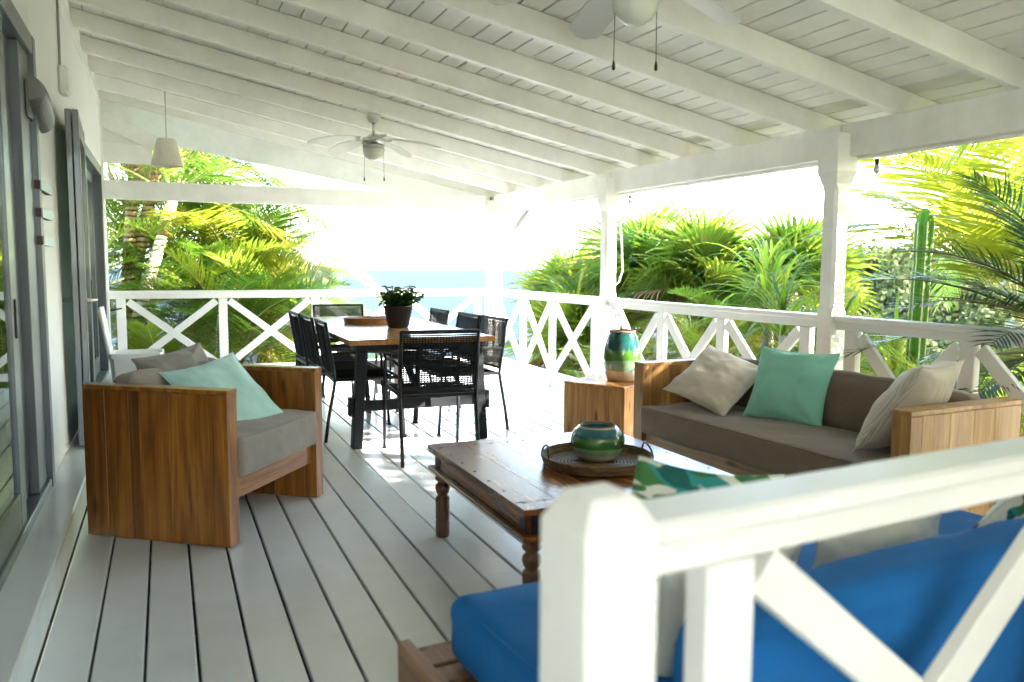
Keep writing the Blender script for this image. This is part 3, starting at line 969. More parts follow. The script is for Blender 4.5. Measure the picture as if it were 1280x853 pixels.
# the far tie beam
MB().box(local((1.63, 9.655, 2.068)), (4.36, 0.09, 0.196), None, 0.005).build('tie_beam', M['white_x'], roof)
MB().box(local((3.795, 9.60, 2.06)), (0.012, 0.012, 0.16), None, 0.001).build('joint_gap', M['hole'], roof)
# fascia and gutter along the low side
MB().box(local((4.245, 4.72, rbz(4.2) + 0.07)), (0.022, 11.5, 0.19), None, 0.003).build('fascia', M['white_y'], roof)
mb = MB(); vs = []; fs = []
for i, yy in enumerate((-1.0, 10.4)):
    for k in range(9):
        a = math.pi + math.pi * k / 8
        vs.append(local((4.315 + 0.055 * math.cos(a), yy, rbz(4.2) + 0.10 + 0.055 * math.sin(a))))
for k in range(8): fs.append((k, k + 1, 9 + k + 1, 9 + k))
mb.add(vs, fs); mb.build('gutter', M['pvc'], roof, True)
# plaques where the rafters meet the wall
mb = MB()
for yy in rafY[1:]:
    mb.box(local((WX + 0.06, yy - 0.3, rbz(WX) - 0.02)), (0.10, 0.04, 0.10), None, 0.003)
MB().box(local((-0.64, 10.08, 2.95)), (0.10, 0.70, 1.10), None, 0.003).build('sky_block_cheek', M['white_y'], roof)  # added cheek keeping side skylight off the barge board
# boxed end panel at the far left, under the roof slope
mb = MB()
vs = [(-0.55, 9.63, 2.34), (-0.08, 9.63, 2.36), (-0.08, 9.63, 2.57), (-0.55, 9.63, 2.57)]
MB().box(local((-0.315, 9.65, 2.445)), (0.47, 0.03, 0.20), None, 0.003).build('eave_panel', M['white_x'], roof)
mb.v = []; mb.f = []; mb.m = []
mb.add([local(p) for p in [(-0.55, 9.66, 2.552), (-0.09, 9.66, 2.552), (-0.55, 9.66, 2.80), (-0.55, 9.69, 2.552), (-0.09, 9.69, 2.552), (-0.55, 9.69, 2.80)]],
       [(0, 1, 2), (5, 4, 3), (0, 3, 4, 1), (1, 4, 5, 2), (2, 5, 3, 0)])
mb.build('gable_infill', M['white_x'], roof)
mb = MB(); mb.beam(local((-0.55, 9.63, 2.80)), local((0.10, 9.63, 2.50)), 0.03, 0.16); mb.build('gable_brace', M['white_x'], roof)

# ------------------------------------------------------------------ posts
def porch_post(y, label, near=False):
    t = empty('porch_post', (3.8, y, 0), 0, label, 'post', 'white posts carrying the roof edge')
    w = 0.118
    prof = [(0.0, w / 2, 0.0), (1.02, w / 2, 0.0), (1.06, w / 2, 0.018), (1.76, w / 2, 0.018), (1.80, w / 2, 0.0), (1.81, w / 2 + 0.004, 0), (1.875, w / 2 + 0.022, 0), (2.10, w / 2 + 0.022, 0)]
    vs = []; fs = []
    for z, h, c in prof:
        c = max(c, 0.003)
        ring = [(h, -h + c), (h, h - c), (h - c, h), (-h + c, h), (-h, h - c), (-h, -h + c), (-h + c, -h), (h - c, -h)]
        vs += [(a, b, z) for a, b in ring]
    for i in range(len(prof) - 1):
        for k in range(8):
            k2 = (k + 1) % 8
            fs.append((i * 8 + k, i * 8 + k2, (i + 1) * 8 + k2, (i + 1) * 8 + k))
    fs.append(tuple(range(8))[::-1]); fs.append(tuple((len(prof) - 1) * 8 + k for k in range(8)))
    MB().add(vs, fs).build('shaft', M['white_z'], t)
    MB().box((0, 0, 0.04), (w + 0.03, w + 0.03, 0.08), None, 0.006).build('base_block', M['white_z'], t)
    return t
porch_post(9.60, 'white square corner post at the far end of the terrace by the sea')
porch_post(6.64, 'slim white post behind the tall green vase, middle of the row')
porch_post(3.86, 'thickest looking white post standing behind the brown sofa')
porch_post(0.92, 'white post out of frame at the near right corner')

# ------------------------------------------------------------------ railings
RT = 1.005
def railing(origin, rz, length, balusters, panels, label, group='white cross-braced railings round the terrace', RT=RT):
    t = empty('railing', origin, rz, label, 'railing', group)
    board('handrail', (length / 2, 0, RT - 0.020), (round(length, 3), 0.10, 0.034), M['rail_white'], t, bev=0.007)
    board('under_rail', (length / 2, 0, RT - 0.0625), (round(length, 3), 0.045, 0.050), M['rail_white'], t)
    board('bottom_rail', (length / 2, 0, 0.125), (round(length, 3), 0.046, 0.075), M['rail_white'], t)
    for b in balusters:
        board('baluster', (b, 0, (RT - 0.087) / 2), (0.090, 0.050, RT - 0.090), M['rail_white'], t, bev=0.004)
    zt, zb = RT - 0.098, 0.170
    for a, b in panels:
        for s, off in ((1, 0.0), (-1, 0.0)):
            p0 = (a, off, zt if s > 0 else zb); p1 = (b, off, zb if s > 0 else zt)
            pv = Vector(p1) - Vector(p0); L = pv.length
            an = math.atan2(-(pv.z), pv.x)
            th = 0.034 if s > 0 else 0.030
            tri = 0.075
            L2 = L - 0.06
            board('brace', ((a + b) / 2, 0, (zt + zb) / 2), (round(L2, 3), th, tri), M['rail_white'], t, (0, an, 0), 0.003)
    return t
# right side, three bays between the posts (running towards the camera, -Y)
def bay(y_far, y_near, bals, label):
    # local x axis runs along -Y from y_far
    L = y_far - y_near
    bs = [y_far - b for b in bals]
    e = 0.044
    pn = [(bs[i] + e, bs[i + 1] - e) for i in range(len(bs) - 1)]
    railing((3.8, y_far, 0), -math.pi / 2, L, bs, pn, label)
bay(9.54, 6.70, [9.44, 8.585, 7.806, 6.87], 'white cross-braced railing between the far corner post and the post by the tall vase')
bay(6.58, 3.92, [6.49, 5.72, 4.925, 4.06], 'white cross-braced railing behind the side table and the left half of the sofa')
bay(3.80, 0.98, [3.68, 2.905, 2.05, 1.12], 'white cross-braced railing right of the sofa post, half hidden by dark palm leaves')
# far side
bl = [-0.435, 0.59, 1.61, 2.63, 3.62]
railing((-0.55, 9.60, 0), 0, 4.29, [b + 0.55 for b in bl], [(bl[i] + 0.55 + 0.044, bl[i + 1] + 0.55 - 0.044) for i in range(4)], 'long white cross-braced railing across the far end in front of the sea')
# near railing with its end post
nr = rad(5.5)
np_ = empty('railing_post', (0.505, 0.895, 0), nr, 'blurred white square railing post close to the camera at the bottom', 'post')
mb = MB(); vs = []; fs = []
for z, h in [(0, 0.056), (0.972, 0.056), (1.008, 0.036), (1.013, 0.030)]:
    c = 0.004
    vs += [(h, -h + c, z), (h, h - c, z), (h - c, h, z), (-h + c, h, z), (-h, h - c, z), (-h, -h + c, z), (-h + c, -h, z), (h - c, -h, z)]
for i in range(3):
    for k in range(8):
        k2 = (k + 1) % 8
        fs.append((i * 8 + k, i * 8 + k2, (i + 1) * 8 + k2, (i + 1) * 8 + k))
fs.append(tuple(range(24, 32)))
mb.add(vs, fs); mb.build('shaft', M['rail_white'], np_)
railing((0.562, 0.905, 0), nr, 3.16, [0.158, 1.13, 2.10, 3.05], [(0.205, 1.085), (1.18, 2.055), (2.15, 3.0)], 'blurred white cross-braced railing in the right foreground in front of the blue lounge', RT=0.976)

# ------------------------------------------------------------------ ceiling fans
def ceiling_fan(loc, a0, label, n=5):
    t = empty('ceiling_fan', loc, a0, label, 'ceiling fan', 'white ceiling fans under the rafters')
    # origin at blade height; drop rod above
    MB().lathe([(0.0, 0.245), (0.058, 0.24), (0.060, 0.20), (0.040, 0.165), (0.016, 0.155)], (0, 0, 0), 24).build('canopy', M['fan_white'], t, True)
    MB().tube([(0, 0, 0.16), (0, 0, 0.05)], 0.012, 12).build('drop_rod', M['chrome'], t, True)
    MB().lathe([(0.014, 0.07), (0.035, 0.060), (0.06, 0.035), (0.098, 0.022), (0.108, 0.0), (0.102, -0.022), (0.085, -0.034)], (0, 0, 0), 32).build('motor_housing', M['chrome'], t, True)
    MB().lathe([(0.088, -0.034), (0.096, -0.040), (0.096, -0.052), (0.088, -0.056)], (0, 0, 0), 32).build('light_ring', M['fan_white'], t, True)
    MB().lathe([(0.094, -0.056), (0.096, -0.075), (0.088, -0.11), (0.068, -0.142), (0.038, -0.163), (0.0, -0.170)], (0, 0, 0), 32).build('glass_bowl', M['bowl'], t, True)
    me = None
    mb = MB(); vs = []; fs = []
    NS = 14
    for i in range(NS + 1):
        s = i / NS
        r = 0.13 + 0.46 * s
        w = 0.045 + 0.030 * min(1, s * 2.2)
        if s > 0.86: w *= math.sqrt(max(0.0, 1 - ((s - 0.86) / 0.145) ** 2))
        dz = 0.012 - 0.075 * s * s
        for sy in (-1, 1):
            for th in (0.003, -0.003):
                vs.append((r, sy * w, sy * w * 0.21 + dz + th))
    for i in range(NS):
        a = i * 4; b = a + 4
        fs += [(a, b, b + 2, a + 2), (a + 1, a + 3, b + 3, b + 1), (a, a + 1, b + 1, b), (a + 2, b + 2, b + 3, a + 3)]
    fs += [(0, 2, 3, 1), (NS * 4, NS * 4 + 1, NS * 4 + 3, NS * 4 + 2)]
    bm_ = MB().add(vs, fs).mesh('blade', M['fan_white'])
    ir = MB()
    ir.box((0.115, 0, -0.004), (0.09, 0.028, 0.008), None, 0.002)
    irm = ir.mesh('blade_iron', M['chrome'])
    for k in range(n):
        a = 2 * math.pi * k / n
        b = inst('blade', bm_, t, (0, 0, 0), (0, 0, a))
        inst('blade_iron', irm, b, (0, 0, 0))
    ch = MB()
    ch.tube([(-0.075, 0.03, -0.04), (-0.078, 0.03, -0.31)], 0.0016, 5)
    ch.lathe([(0.0, -0.345), (0.007, -0.338), (0.006, -0.320), (0.003, -0.305), (0, -0.303)], (-0.078, 0.03, 0), 10)
    ch.build('pull_chain', M['iron'], t, True, rot=(0, 0, -a0 ))
    ch = MB()
    ch.tube([(0.080, -0.03, -0.04), (0.083, -0.03, -0.31)], 0.0016, 5)
    ch.lathe([(0.0, -0.345), (0.007, -0.338), (0.006, -0.320), (0.003, -0.305), (0, -0.303)], (0.083, -0.03, 0), 10)
    ch.build('pull_chain', M['iron'], t, True, rot=(0, 0, -a0))
    return t
ceiling_fan((1.71, 7.10, 2.365), rad(188), 'far white ceiling fan hanging above the dining table')
ceiling_fan((1.765, 2.9, 2.425), rad(156), 'near white ceiling fan cut off by the top of the photo')

# pendant lamp
o = empty('pendant_lamp', (0.058, 8.6, 2.225), 0, 'white pleated pendant lampshade hanging near the far wall corner', 'pendant lamp')
mb = MB(); vs = []; fs = []
NP = 72
for z, r in [(0, 0.138), (0.02, 0.140), (0.12, 0.118), (0.255, 0.082)]:
    for k in range(NP):
        a = 2 * math.pi * k / NP
        rr = r * (1 + (0.025 if k % 2 else -0.02))
        vs.append((rr * math.cos(a), rr * math.sin(a), z))
for i in range(3):
    for k in range(NP):
        k2 = (k + 1) % NP
        fs.append((i * NP + k, i * NP + k2, (i + 1) * NP + k2, (i + 1) * NP + k))
mb.add(vs, fs); mb.build('lamp_shade', M['shade'], o)
MB().lathe([(0.0, 0.262), (0.08, 0.258), (0.083, 0.25)], (0, 0, 0), 32).build('shade_ring', M['shade'], o, True)
MB().tube([(0, 0, 0.25), (0, 0, cz(0.06) - 2.225 - 0.02)], 0.004, 6).build('cord', M['pvc'], o, True)
MB().lathe([(0.0, 0.05), (0.03, 0.065), (0.034, 0.10), (0.018, 0.15), (0.018, 0.25)], (0, 0, 0), 16).build('bulb', M['bowl'], o, True)

# downpipe with its diagonal offset beyond the corner post
o = MB()
o.tube([(4.18, 9.25, 2.06), (4.17, 9.25, 1.97), (4.12, 9.30, 1.90), (3.97, 9.66, 1.52), (3.955, 9.70, 1.45), (3.955, 9.705, 1.0), (3.955, 9.705, -0.5)], 0.036, 14)
tag(o.build('downpipe', M['pvc'], None, True), 'white downpipe with a slanted offset beside the far corner post', 'downpipe')
mb = MB()
mb.tube([(3.90, 6.74, 1.955), (3.90, 6.73, 1.86), (3.91, 6.64, 1.80), (3.92, 6.60, 1.5), (3.92, 6.58, 1.25), (3.91, 6.62, 1.15), (3.885, 6.70, 1.09)], 0.008, 8)
tag(mb.build('cable', M['pvc'], None, True), 'thin white cable dropping from the beam beside the middle post', 'cable')
for (yy, lab) in ((9.22, 'small clear bulb under the beam right of the far corner post'), (6.52, 'small clear bulb under the beam right of the middle post'), (3.70, 'small clear bulb under the beam right of the sofa post')):
    t = empty('string_bulb', (3.95, yy, 1.945), 0, lab, 'light bulb', 'small bulbs hung under the roof edge')
    MB().lathe([(0.0, 0.0), (0.012, -0.002), (0.013, -0.03), (0.006, -0.032)], (0, 0, 0), 12).build('socket', M['iron'], t, True)
    MB().lathe([(0.008, -0.032), (0.017, -0.048), (0.020, -0.066), (0.013, -0.084), (0.0, -0.090)], (0, 0, 0), 14).build('glass_bulb', M['bulbglass'], t, True)

# ------------------------------------------------------------------ plank armchair and sofa
def plank_panel(t, x0, y0, y1, z0, z1, th, widths, mats, rs):
    # widths run along y; planks stand upright
    y = y0; i = 0
    tot = sum(widths); k = (y1 - y0) / tot
    for w in widths:
        w *= k
        board('plank', (x0 + th / 2, y + w / 2, (z0 + z1) / 2 + rs.uniform(-0.0004, 0.0004)), (th + rs.choice([-0.0008, 0, 0.0006]), round(w - 0.0008, 4), z1 - z0), mats[i % len(mats)], t, bev=0.0013)
        y += w; i += 1

def seat_unit(name, loc, rz, W, D, Hh, label, cat, th, seatz, cushz, mats, cush_mat, seed, sw=None, over=0.02, n_seat=1, bch=0.28):
    rs = random.Random(seed)
    t = empty(name, loc, rz, label, cat)
    cap = 0.022
    wl = [0.076, 0.15, 0.10, 0.17, 0.06, 0.14, 0.13]
    wl2 = [0.076, 0.19, 0.17, 0.15, 0.20]
    plank_panel(t, 0, 0.0, D, 0.006, Hh - cap, th, wl, mats, rs)
    plank_panel(t, W - th, 0.0, D, 0.006, Hh - cap, th, wl2, mats, rs)
    for xx in (0.0, W - th):
        board('arm_cap', (xx + th / 2, D / 2, Hh - cap / 2 + 0.0006), (th + 0.003, D + 0.003, cap), mats[-1], t, bev=0.003)
    # back panel
    x = th; i = 0
    nb = max(6, int((W - 2 * th) / 0.12)); bw = (W - 2 * th) / nb
    for i in range(nb):
        board('back_plank', (th + (i + 0.5) * bw, D - th / 2 - 0.004, 0.37), (round(bw - 0.0015, 4), th * 0.6, 0.44), mats[i % len(mats)], t, bev=0.0018)
    # apron and seat base
    board('front_apron', (W / 2, 0.045, (seatz + 0.205) / 2 + 0.0), (round(W - 2 * th - 0.002, 3), 0.034, round(seatz - 0.205, 3)), mats[0] if mats[0].name.endswith('long') else (M['acacia_x'] if cat == 'armchair' else M['pine_x']), t, bev=0.003)
    board('seat_base', (W / 2, D / 2 - 0.02, seatz - 0.03), (round(W - 2 * th - 0.004, 3), D - 0.16, 0.022), M['acacia_x'], t)
    ws = (W - 2 * th - 0.006) / n_seat
    for i in range(n_seat):
        c = cushion_box((ws - 0.004, D - 0.10, cushz - seatz), 0.020, 0.014, 0.010, 40, seed + i, 4.0)
        o_ = c.build('seat_cushion', cush_mat, t, True, ((th + 0.003 + (i + 0.5) * ws), (D - 0.10) / 2 + 0.005 - over, (seatz + cushz) / 2))
        piping((ws - 0.004, D - 0.10, cushz - seatz), 0.020, o_, cush_mat)
    for i in range(n_seat):
        c = cushion_box((ws - 0.01, 0.14, bch), 0.045, 0.018, 0.010, 26, seed + 7 + i)
        o = c.build('back_cushion', cush_mat, t, True, ((th + 0.003 + (i + 0.5) * ws), D - th - 0.085, cushz + bch / 2 - 0.015), (rad(-9), 0, 0))
    return t

ac = seat_unit('armchair', (0.24, 3.82, 0), rad(53), 0.912, 0.77, 0.73, 'brown plank armchair with grey seat cushion in the left foreground', 'armchair', 0.078, 0.315, 0.497,
          [M['acacia']], M['greyseat'], 3)
sofa = seat_unit('sofa', (2.61, 4.22, 0), rad(-86), 1.89, 0.73, 0.72, 'wooden plank sofa with brown cushions facing the low table on the right', 'sofa', 0.088, 0.305, 0.465,
          [M['pine']], M['taupe'], 5, n_seat=1, over=0.03, bch=0.29)

def P4(a, b, c, d):
    a, b, c, d = map(Vector, (a, b, c, d))
    return (a + b + c + d) / 4
def pillow4(name, bl, br, tr, tl, t, mat, seed, label, **kw):
    bl, br, tr, tl = map(Vector, (bl, br, tr, tl))
    c = (bl + br + tr + tl) / 4
    x = ((br - bl) + (tr - tl)) / 2; u = ((tl - bl) + (tr - br)) / 2
    return pillow(name, c, x.length * 1.03, u.length * 1.03, t, x, u, mat, seed, label, **kw)
pillow4('pillow', (0.215, 4.14, 0.445), (0.573, 4.425, 0.49), (0.327, 4.663, 0.815), (-0.035, 4.377, 0.745), 0.13, M['aqua'], 1, 'pale aqua pillow leaning in the wooden armchair')
pillow('pillow', (0.075, 4.545, 0.69), 0.46, 0.36, 0.15, (0.72, 0.68, 0.10), (-0.30, 0.30, 0.75), M['greypillow'], 2, 'grey ribbed pillow behind the aqua one in the armchair')
pillow4('pillow', (2.826, 3.64, 0.470), (3.177, 3.678, 0.708), (3.046, 4.075, 0.818), (2.705, 4.03, 0.572), 0.17, M['cream'], 3, 'cream linen pillow standing on its corner at the left end of the sofa', wr=0.008)
pillow4('pillow', (2.93, 3.60, 0.485), (3.07, 3.20, 0.465), (3.24, 3.19, 0.845), (3.08, 3.62, 0.845), 0.14, M['mint'], 4, 'mint green square pillow in the middle of the sofa')
pillow('pillow', (3.03, 2.60, 0.685), 0.40, 0.50, 0.19, (0.93, 0.25, 0.0), (0.10, -0.27, 0.42), M['cream_rib'], 5, 'cream ribbed pillow leaning on the right arm of the sofa')

# ------------------------------------------------------------------ side block and vases
sb = empty('side_table', (2.92, 4.843, 0), math.atan2(0.434, -0.253), 'solid wooden block side table between the railing and the sofa', 'side table')
# local x from the near corner to the left corner, depth along -y
L_, D_, Hs = 0.502, 0.42, 0.458
for i in range(4):
    board('block_face', ((i + 0.5) * L_ / 4, -D_ / 2, Hs / 2 - 0.001), (round(L_ / 4 - 0.0012, 4), D_ - 0.002, Hs - 0.024), M['stump'], sb, bev=0.002)
board('table_top', (L_ / 2, -D_ / 2, Hs - 0.011), (L_ + 0.002, D_ + 0.002, 0.022), M['stump'], sb, bev=0.005)
o = MB().lathe([(0.0, 0.002), (0.098, 0.0), (0.108, 0.006), (0.122, 0.05), (0.138, 0.12), (0.141, 0.17), (0.134, 0.24), (0.118, 0.30), (0.101, 0.345), (0.095, 0.358), (0.098, 0.364), (0.094, 0.368), (0.088, 0.362), (0.085, 0.34), (0.10, 0.28), (0.11, 0.1), (0.0, 0.02)], (0, 0, 0), 56)
o = o.build('vase', M['glaze_tall'], None, True, (3.083, 5.16, 0.4586))
tag(o, 'tall glazed vase in bands of green over beige on the side block', 'vase')
MB().lathe([(0.0965, 0.357), (0.1000, 0.3655), (0.0945, 0.3705), (0.0875, 0.3655), (0.0865, 0.357)], (0, 0, 0), 56, cap=False).build('rim', M['clay'], o, True)

# ------------------------------------------------------------------ coffee table
TX0, TX1, TY0, TY1, TZ = 1.135, 2.14, 2.545, 3.69, 0.442
ct = empty('coffee_table', ((TX0 + TX1) / 2, (TY0 + TY1) / 2, 0), 0, 'low dark wooden coffee table with turned legs in front of the sofa', 'coffee table')
tw, td = TX1 - TX0, TY1 - TY0
np_ = 6
for i in range(np_):
    w = tw / np_
    board('top_plank', (-tw / 2 + (i + 0.5) * w, 0, TZ - 0.012), (round(w - 0.0008, 4), td - 0.19, 0.024), M['rosewood'], ct, bev=0.0012)
board('breadboard_end', (0, -td / 2 + 0.047, TZ - 0.0122), (tw, 0.094, 0.024), M['rosewood'], ct, bev=0.003)
board('breadboard_end', (0, td / 2 - 0.047, TZ - 0.0122), (tw, 0.094, 0.024), M['rosewood'], ct, bev=0.003)
for s in (-1, 1):
    board('apron', (s * (tw / 2 - 0.040), 0, TZ - 0.064), (0.022, td - 0.082, 0.078), M['rosewood'], ct)
    board('apron', (0, s * (td / 2 - 0.040), TZ - 0.064), (tw - 0.082, 0.022, 0.078), M['rosewood'], ct)
    board('moulding', (s * (tw / 2 - 0.026), 0, TZ - 0.112), (0.050, td - 0.002, 0.018), M['rosewood'], ct, bev=0.006)
    board('moulding', (0, s * (td / 2 - 0.026), TZ - 0.112), (tw - 0.104, 0.050, 0.018), M['rosewood'], ct, bev=0.006)
    board('moulding', (s * (tw / 2 - 0.020), 0, TZ - 0.029), (0.036, td - 0.03, 0.010), M['rosewood'], ct, bev=0.004)
leg = MB().lathe([(0.0, 0.0), (0.030, 0.0), (0.034, 0.01), (0.034, 0.075), (0.031, 0.082), (0.034, 0.088), (0.034, 0.19), (0.030, 0.198), (0.022, 0.204), (0.030, 0.215), (0.036, 0.235), (0.034, 0.252), (0.024, 0.262), (0.022, 0.268), (0.034, 0.278), (0.037, 0.288), (0.030, 0.296), (0.040, 0.312), (0.040, 0.322)], (0, 0, 0), 24).mesh('leg', M['rosewood_z'], True)
for sx_ in (-1, 1):
    for sy_ in (-1, 1):
        lg = inst('leg', leg, ct, (sx_ * (tw / 2 - 0.058), sy_ * (td / 2 - 0.058), 0.0))
        MB().box((0, 0, 0), (0.004, 0.07, 0.066), None, 0.001).build('corner_strap', M['iron'], ct, False, (sx_ * (tw / 2 - 0.028), sy_ * (td / 2 - 0.075), TZ - 0.066))
        MB().box((0, 0, 0), (0.07, 0.004, 0.066), None, 0.001).build('corner_strap', M['iron'], ct, False, (sx_ * (tw / 2 - 0.075), sy_ * (td / 2 - 0.028), TZ - 0.066))
rs = random.Random(4)
mb = MB()
for i in range(np_ * 2):
    xx = -tw / 2 + (i // 2 + (0.25 if i % 2 else 0.75)) * tw / np_
    for s in (-1, 1):
        mb.box((xx, s * (td / 2 - 0.094 + rs.uniform(-0.004, 0.004)), TZ + 0.0008), (0.010, 0.012, 0.002), None, 0.0005)
for s in (-1, 1):
    for k in range(7):
        mb.box((s * (tw / 2 - 0.03), -td / 2 + 0.1 + k * (td - 0.2) / 6, TZ + 0.0008), (0.011, 0.008, 0.002), None, 0.0005)
tag(mb.build('nails', M['iron'], ct), kind='stuff')

# wicker tray
wt = empty('wicker_tray', (1.70, 3.04, TZ + 0.002), rad(-14), 'round brown wicker tray on the coffee table holding the round vase', 'tray')
mb = MB(); mb.lathe([(0.0, 0.003), (0.215, 0.003), (0.222, 0.0)], (0, 0, 0), 64)
mb.build('tray_base', M['wicker'], wt, True)
mb = MB()
for k in range(14):
    r = 0.02 + k * 0.0148
    pts = [(r * math.cos(a), r * math.sin(a), 0.006) for a in [2 * math.pi * i / 48 for i in range(49)]]
    mb.tube(pts, 0.0062, 6, False)
o = mb.build('coiled_bottom', M['wicker'], wt, True)
mb = MB()
for k in range(5):
    r = 0.228 + k * 0.0028; zz = 0.007 + k * 0.0085
    pts = [((r + 0.0012 * math.sin(i * 5 + k * 3)) * math.cos(a), (r + 0.0012 * math.sin(i * 5 + k * 3)) * math.sin(a), zz) for i, a in enumerate([2 * math.pi * i / 96 for i in range(97)])]
    mb.tube(pts, 0.0058, 6, False)
mb.build('coiled_rim', M['wicker'], wt, True)
for s in (-1, 1):
    pts = []
    for i in range(13):
        a = math.pi + (-0.32 + 0.64 * i / 12) + (0 if s < 0 else math.pi)
        zz = 0.042 + 0.045 * math.sin(math.pi * i / 12) ** 0.6
        rr = 0.240 - 0.02 * math.sin(math.pi * i / 12)
        pts.append((rr * math.cos(a), rr * math.sin(a), zz))
    MB().tube(pts, 0.0045, 7).build('handle', M['iron'], wt, True)
o = MB().lathe([(0.0, 0.002), (0.078, 0.0), (0.092, 0.008), (0.118, 0.035), (0.133, 0.075), (0.130, 0.11), (0.115, 0.138), (0.092, 0.158), (0.083, 0.163), (0.079, 0.160), (0.076, 0.15), (0.11, 0.11), (0.10, 0.03), (0.0, 0.012)], (0, 0, 0), 64).build('vase', M['glaze_round'], None, True, (1.722, 3.075, TZ + 0.0143))
o.scale = (0.9, 0.9, 0.93)
tag(o, 'squat round vase with blue, green and beige bands on the wicker tray', 'vase')
MB().lathe([(0.0855, 0.1585), (0.0870, 0.1635), (0.0825, 0.1665), (0.0770, 0.1630), (0.0765, 0.1550)], (0, 0, 0), 64, cap=False).build('rim', M['clay'], o, True)

# ------------------------------------------------------------------ dining table
dt = empty('dining_table', (1.69, 6.84, 0), 0, 'long dining table with light wooden top and black trestle legs', 'dining table')
tw, td, TT = 1.08, 2.60, 0.78
for i in range(8):
    board('top_plank', (-tw / 2 + (i + 0.5) * tw / 8, 0, TT - 0.019), (round(tw / 8 - 0.0012, 4), td, 0.038), M['tabletop'], dt, bev=0.002)
for s in (-1, 1):
    yy = s * (td / 2 - 0.11)
    board('cross_bar', (0, yy, 0.715), (0.94, 0.072, 0.05), M['black_wood'], dt)
    board('stretcher', (0, yy, 0.300), (1.06, 0.045, 0.075), M['black_wood'], dt)
    for sx_ in (-1, 1):
        MB().beam((sx_ * 0.475, yy, 0.0), (sx_ * 0.432, yy, 0.69), 0.07, 0.085, (0, 1, 0), 0.004).build('leg', M['black_wood'], dt)
        MB().box((sx_ * 0.512, yy, 0.300), (0.03, 0.065, 0.13), None, 0.003).build('wedge', M['black_wood'], dt)
    MB().beam((-s * 0.0, yy, 0.33), (0.0, s * (td / 2 - 0.75), 0.70), 0.05, 0.04, (1, 0, 0), 0.003).build('diagonal_brace', M['black_wood'], dt)
board('long_rail', (-0.34, 0, 0.718), (0.04, td - 0.32, 0.044), M['black_wood'], dt)
board('long_rail', (0.34, 0, 0.718), (0.04, td - 0.32, 0.044), M['black_wood'], dt)
board('long_stretcher', (0, 0, 0.30), (0.05, td - 0.28, 0.06), M['black_wood'], dt)

# ------------------------------------------------------------------ woven dining chairs
def weave(x0, x1, a0, a1, f, pitch_h, pitch_v, r=0.0028, layers=((0.0, 0.0),), v0=None, v1=None):
    mb = MB()
    for (off, ph) in layers:
        a = a0 + ph
        while a < a1:
            mb.tube([f(x0, a, off), f((x0 + x1) / 2, a, off), f(x1, a, off)], r, 4, False)
            a += pitch_h
    x = x0 + pitch_v
    va, vb = (v0 if v0 is not None else a0), (v1 if v1 is not None else a1)
    while x < x1 - 0.004:
        mb.tube([f(x, va + (vb - va) * i / 4, 0.0) for i in range(5)], r, 4, False)
        x += pitch_v
    return mb
Wc = 0.255
def backf(x, a, off):
    # a: 0..1 from z .50 to .868, leaning back
    z = 0.50 + a
    y = -0.232 - 0.055 * (a / 0.37) - 0.022 * (1 - (x / Wc) ** 2) * 0.8 + off
    return (x, y, z)
def seatf(x, a, off):
    return (x, a, 0.452 - 0.016 * (1 - (x / Wc) ** 2) + off)
chair_root = empty('dining_chair', (0, 0, 0), 0, 'x', 'dining chair', 'black woven chairs round the dining table')
meshes = {}
for s in (-1, 1):
    MB().tube([(s * Wc, -0.300, 0.0), (s * Wc, -0.275, 0.18), (s * Wc, -0.238, 0.38), (s * Wc, -0.226, 0.46), (s * Wc, -0.236, 0.54), (s * Wc, -0.262, 0.70), (s * Wc, -0.290, 0.875)], 0.0125, 10).build('back_leg', M['black'], chair_root, True)
    lg = MB().tube([(s * (Wc + 0.012), 0.285, 0.0), (s * (Wc + 0.012), 0.265, 0.30), (s * (Wc + 0.012), 0.258, 0.56), (s * (Wc + 0.010), 0.238, 0.632), (s * (Wc + 0.006), 0.19, 0.654), (s * (Wc + 0.003), 0.0, 0.662), (s * Wc, -0.246, 0.650)], 0.0115, 10).build('front_leg', M['black'], chair_root, True)
    MB().box((s * (Wc + 0.012), 0.285, 0.006), (0.03, 0.03, 0.012), None, 0.003).build('foot_cap', M['cord'], lg)
    MB().tube([(s * Wc, -0.232, 0.455), (s * Wc, 0.255, 0.458)], 0.012, 8).build('side_rail', M['black'], chair_root, True)
MB().box((0, -0.291, 0.872), (2 * Wc + 0.012, 0.020, 0.022), None, 0.004).build('top_rail', M['black'], chair_root)
MB().box((0, -0.236, 0.495), (2 * Wc - 0.02, 0.018, 0.020), None, 0.004).build('lower_back_rail', M['black'], chair_root)
MB().box((0, 0.258, 0.454), (2 * Wc, 0.022, 0.022), None, 0.004).build('front_rail', M['black'], chair_root)
MB().box((0, -0.228, 0.448), (2 * Wc - 0.01, 0.020, 0.022), None, 0.004).build('rear_rail', M['black'], chair_root)
weave(-Wc, Wc, 0.008, 0.362, backf, 0.0125, 0.0195, 0.0029, ((0.004, 0.0), (-0.004, 0.0045)), 0.0, 0.345).build('woven_back', M['cord'], chair_root)
weave(-Wc, Wc, -0.222, 0.250, seatf, 0.0105, 0.021, 0.0034, ((0.003, 0.0), (-0.003, 0.004))).build('woven_seat', M['cord'], chair_root)
idx = tree_index(chair_root)
